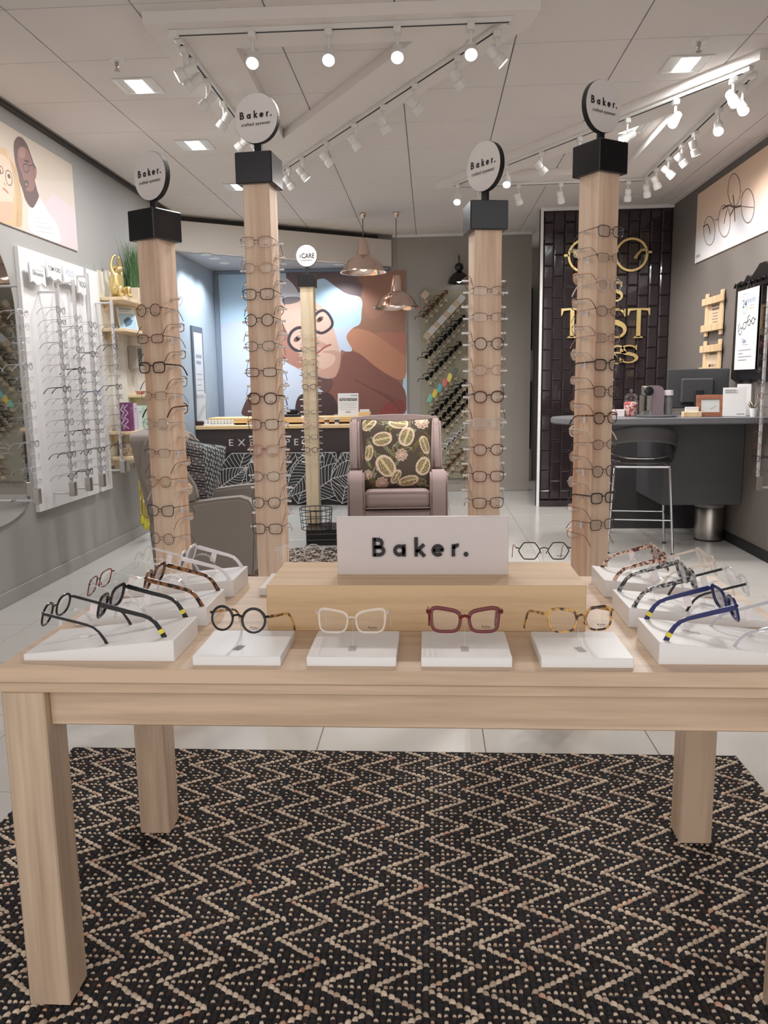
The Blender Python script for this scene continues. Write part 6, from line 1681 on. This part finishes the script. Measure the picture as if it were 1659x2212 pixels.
stl = thing('bar_stool', 'chrome bar stool with a curved grey shell seat at the counter', 'bar stool', (1.655, 6.42, 0), radians(172))
SR, SG = M_CHROME, plain('grey_shell', H(96, 96, 98), 0.4)
SH_ = 0.70
feet = {}
for sx in (-1, 1):
    for sy in (-1, 1):
        MB().tube([(sx*0.245, sy*0.235, 0.006), (sx*0.205, sy*0.195, SH_-0.03), (sx*0.19, sy*0.18, SH_-0.012)], 0.010, 10).build('leg', SR, stl)
        MB().lathe([(0.0, 0.0), (0.016, 0.0), (0.014, 0.012), (0.0, 0.012)], 12, c=(sx*0.245, sy*0.235, 0)).build('foot', M_BLACKM, stl)
rg2 = [(x, y, 0.27) for x, y in ((-0.23, -0.22), (0.23, -0.22), (0.23, 0.22), (-0.23, 0.22))]
for i in range(4): MB().cyl(rg2[i], rg2[(i+1) % 4], 0.007, n=8).build('foot_rail', SR, stl)
MB().tube([(-0.20, -0.19, SH_-0.02), (0.20, -0.19, SH_-0.02), (0.20, 0.19, SH_-0.02), (-0.20, 0.19, SH_-0.02)], 0.010, 8, closed=True).build('seat_ring', SR, stl)
# shell: dished seat that sweeps up into a wraparound back with an opening
def shell_pt(a, f):
    """a: angle round the back (-100..100 deg, 0 = straight back), f: 0 seat centre .. 1 rim"""
    A0 = radians(a); up = max(0.0, cos(A0*0.62))
    r = 0.05+0.20*min(1, f/0.55)
    z = SH_+0.005+0.012*(f/0.55)**2 if f < 0.55 else SH_+0.017+((f-0.55)/0.45)*0.285*up
    r2_ = r+(0.035*((f-0.55)/0.45) if f > 0.55 else 0)
    return (r2_*sin(A0), r2_*cos(A0)*0.95, z)
vs = []; fs = []; NA, NF = 40, 16
for i in range(NA+1):
    for j in range(NF+1):
        vs.append(shell_pt(-180+360*i/NA, j/NF*0.55))
for i in range(NA):
    for j in range(NF): fs.append((i*(NF+1)+j, (i+1)*(NF+1)+j, (i+1)*(NF+1)+j+1, i*(NF+1)+j+1))
so = MB().add(vs, fs).build('seat', SG, stl, weld=True); so.modifiers.new('thick', 'SOLIDIFY').thickness = 0.012
vs = []; fs = []; NA, NF = 34, 6
for i in range(NA+1):
    a = -105+210*i/NA
    for j in range(NF+1): vs.append(shell_pt(a, 0.80+0.20*j/NF))
for i in range(NA):
    for j in range(NF): fs.append((i*(NF+1)+j, (i+1)*(NF+1)+j, (i+1)*(NF+1)+j+1, i*(NF+1)+j+1))
so = MB().add(vs, fs).build('backrest', SG, stl); so.modifiers.new('thick', 'SOLIDIFY').thickness = 0.012
for sx in (-1, 1):
    MB().tube([shell_pt(sx*104, 0.98), shell_pt(sx*100, 0.80), shell_pt(sx*92, 0.66), shell_pt(sx*70, 0.57), shell_pt(sx*40, 0.54)], 0.008, 8).build('side_rim', SR, stl)
MB().tube([shell_pt(-104+208*i/30, 0.60+0.38*abs(-1+2*i/30)**3) for i in range(31)], 0.008, 8).build('back_rim', SR, stl)
bn = thing('waste_bin', 'round brushed steel waste bin under the bar counter', 'bin', (PZ(1526, 1163, 0).x, 6.78, 0))
MB().lathe([(0.0, 0.0), (0.112, 0.0), (0.115, 0.012), (0.115, 0.30), (0.111, 0.305), (0.107, 0.30), (0.107, 0.02), (0.0, 0.02)], 32).build('body', M_STEEL, bn)
MB().lathe([(0.113, 0.0), (0.117, 0.0), (0.117, 0.012), (0.113, 0.012)], 32).build('base_ring', M_BLACKM, bn)
MB().lathe([(0.105, 0.25), (0.109, 0.306), (0.118, 0.309), (0.119, 0.285)], 32).build('bag_rim', glass('bin_bag', (0.85, 0.85, 0.86), 0.1, 0.3), bn)

# things on the bar counter
def on_bar(px, y): return PY(px, 890, y).x
t = thing('monitor', 'black computer monitor seen from behind on the bar counter', 'monitor', (on_bar(1504, 6.66), 6.66, ZK))
MB().box(-0.245, 0.245, -0.012, 0.012, 0.05, 0.365, b=0.006).build('screen', plain('monitor_plastic', H(60, 60, 62), 0.5), t, smooth=False)
MB().box(-0.14, 0.12, -0.04, -0.010, 0.09, 0.29, b=0.012).build('rear_housing', plain('monitor_plastic', H(60, 60, 62), 0.5), t, smooth=False)
MB().box(-0.035, 0.035, -0.055, -0.035, 0.0, 0.20, b=0.006).build('stand', M_BLACKM, t, smooth=False)
MB().box(-0.11, 0.11, -0.10, 0.06, 0.0, 0.012, b=0.004).build('foot', M_BLACKM, t, smooth=False)
for x, z in ((-0.02, 0.30), (-0.02, 0.10)): MB().lathe([(0.0, 0.0), (0.004, 0.0), (0.004, 0.003), (0.0, 0.003)], 8, M=Matrix.Translation((x, -0.041, z-0.02)) @ Matrix.Rotation(radians(90), 4, 'X')).build('screw', M_STEEL, t)
t = thing('coffee_machine', 'mauve grey capsule coffee machine on the bar counter', 'coffee machine', (on_bar(1408, 6.42), 6.42, ZK))
MC = plain('coffee_plastic', H(128, 112, 118), 0.35)
MB().prism([(-0.02, 0.0), (0.075, 0.0), (0.078, 0.19), (0.060, 0.225), (0.03, 0.238), (-0.02, 0.238)], -0.055, 0.055, lambda u, v, a: (u, a, v)).build('body', MC, t, smooth=False)
MB().box(-0.075, -0.018, -0.055, 0.055, 0.16, 0.236, b=0.008).build('brew_head', M_CHROME, t, smooth=False)
MB().lathe([(0.0, 0.0), (0.034, 0.0), (0.036, 0.01), (0.03, 0.014), (0.0, 0.014)], 20, M=Matrix.Translation((-0.045, -0.056, 0.196)) @ Matrix.Rotation(radians(90), 4, 'X')).build('knob', M_DARK, t)
MB().box(-0.085, -0.018, -0.05, 0.05, 0.0, 0.045, b=0.004).build('drip_tray', M_CHROME, t, smooth=False)
MB().box(-0.085, -0.075, -0.055, 0.055, 0.04, 0.165).box(-0.025, -0.017, -0.056, 0.056, 0.0, 0.236).build('front_frame', M_CHROME, t, smooth=False)
MB().lathe([(0.0, 0.0), (0.03, 0.0), (0.03, 0.15), (0.0, 0.15)], 20, c=(0.125, 0, 0.012)).build('water_tank', glass('smoky_tank', (0.45, 0.46, 0.46), 0.12, 0.35), t)
MB().lathe([(0.0, 0.0), (0.036, 0.0), (0.034, 0.04), (0.0, 0.042)], 20, c=(0.125, 0, 0.16)).build('tank_lid', plain('pale_lid', H(214, 204, 206), 0.3), t)
t2 = MB().lathe([(0.0, 0.0), (0.15, 0.0), (0.155, 0.008), (0.15, 0.010), (0.0, 0.010)], 32).build('tray', M_CHAR); t2.location = (on_bar(1412, 6.36), 6.30, ZK+0.0005)
tag(t2, 'round dark tray in front of the coffee machine', 'tray')
t = thing('sweet_jar', 'glass jar of red and white sweets beside the coffee machine', 'jar', (on_bar(1362, 6.42), 6.42, ZK))
JG = glass('jar_glass', (0.95, 0.95, 0.95), 0.14)
MB().lathe([(0.0, 0.002), (0.05, 0.0), (0.056, 0.02), (0.056, 0.11), (0.048, 0.13), (0.048, 0.14), (0.0, 0.141)], 24).build('jar', JG, t)
MB().lathe([(0.0, 0.004), (0.047, 0.004), (0.052, 0.02), (0.052, 0.10), (0.03, 0.115), (0.0, 0.115)], 20).build('sweets', tortoise('sweets', H(196, 60, 66), H(240, 214, 206), 45, 0.4), t)
MB().lathe([(0.0, 0.14), (0.05, 0.14), (0.05, 0.155), (0.035, 0.175), (0.01, 0.18), (0.008, 0.19), (0.014, 0.20), (0.008, 0.212), (0.0, 0.213)], 24).build('lid', JG, t)
t = MB().box(-0.045, 0.045, -0.03, 0.03, 0, 0.055, b=0.003).build('tissue_box', plain('pink_white_card', H(232, 218, 222), 0.6), smooth=False); t.location = (on_bar(1335, 6.40), 6.40, ZK); tag(t, 'small pinkish white box beside the sweet jar', 'box')
t = thing('card_holder', 'pine card holder with white cards on the bar counter', 'card holder', (on_bar(1494, 6.20), 6.20, ZK))
MB().box(-0.068, 0.068, -0.03, 0.03, 0, 0.04, b=0.003).build('block', W_FRAME, t, smooth=False); MB().box(-0.048, 0.048, -0.012, 0.012, 0.04, 0.075, b=0.001).build('cards', M_WHITE, t, smooth=False)
t = thing('photo_frame', 'brown wooden photo frame leaning on the bar counter', 'photo frame', (on_bar(1534, 6.20), 6.20, ZK), radians(-8))
Mx = Matrix.Rotation(radians(-10), 4, 'X')
m = MB()
for s in (-1, 1): m.box(s*0.083-0.017, s*0.083+0.017, -0.01, 0.01, 0, 0.165, b=0.002)
m.box(-0.066, 0.066, -0.01, 0.01, 0, 0.034, b=0.002).box(-0.066, 0.066, -0.01, 0.01, 0.131, 0.165, b=0.002)
f_ = m.build('frame', W_RED, t, smooth=False); f_.matrix_local = Mx
p_ = MB().box(-0.066, 0.066, -0.004, 0.006, 0.034, 0.131).build('picture', plain('pale_print', H(196, 198, 196), 0.4), t, smooth=False); p_.matrix_local = Mx
A = Art((0, -0.004, 0.034), (1, 0, 0), (0, 0, 1), (0, -1, 0)); A.line([(0.0, 0.025), (0.02, 0.03), (0.03, 0.042), (0.045, 0.045)], 0.002, H(90, 90, 90)); A.poly([(-0.066, 0), (-0.058, 0), (-0.058, 0.097), (-0.066, 0.097)], H(226, 206, 196)); A.build('drawing', p_)
def rows_qr(A, w, h):
    for i in range(4): A.line([(-w*0.42, h*(0.92-0.035*i)), (w*(0.05+0.1*(i % 2)), h*(0.92-0.035*i))], 0.003, H(120, 120, 120))
    A.line([(w*0.1, h*0.08), (w*0.44, h*0.08)], 0.004, H(90, 90, 90))
t = thing('notice_card', 'white information card beside the brown photo frame', 'sign', (on_bar(1586, 6.17), 6.17, ZK), radians(-6)); card(t, 0.165, 0.215, rows_qr, 0.10)
t = thing('folded_card', 'plain white card standing behind the information card', 'sign', (on_bar(1606, 6.30), 6.30, ZK), radians(-12)); card(t, 0.10, 0.24, lambda A, w, h: A.line([(-w*0.3, h*0.9), (w*0.3, h*0.9)], 0.002, H(210, 210, 210)), 0.12)
t = thing('potted_succulent', 'little succulent in a white pot at the counter end', 'plant', (on_bar(1628, 6.14), 6.14, ZK))
MB().lathe([(0.0, 0.0), (0.022, 0.0), (0.032, 0.062), (0.030, 0.062), (0.027, 0.05), (0.0, 0.05)], 20).build('pot', M_WHITE, t)
for i in range(9):
    a = i*2.4; l = 0.04+0.006*(i % 4)
    m = MB().tube([(0, 0, 0.05), (l*0.6*cos(a), l*0.6*sin(a), 0.07+0.004*i), (l*cos(a), l*sin(a), 0.085+0.007*i)], [0.006, 0.008, 0.001], 6, flat=0.5)
    m.build('leaf', plain('succulent_leaf', H(110, 104, 84), 0.6) if i % 3 else plain('succulent_pale', H(214, 196, 190), 0.6), t)
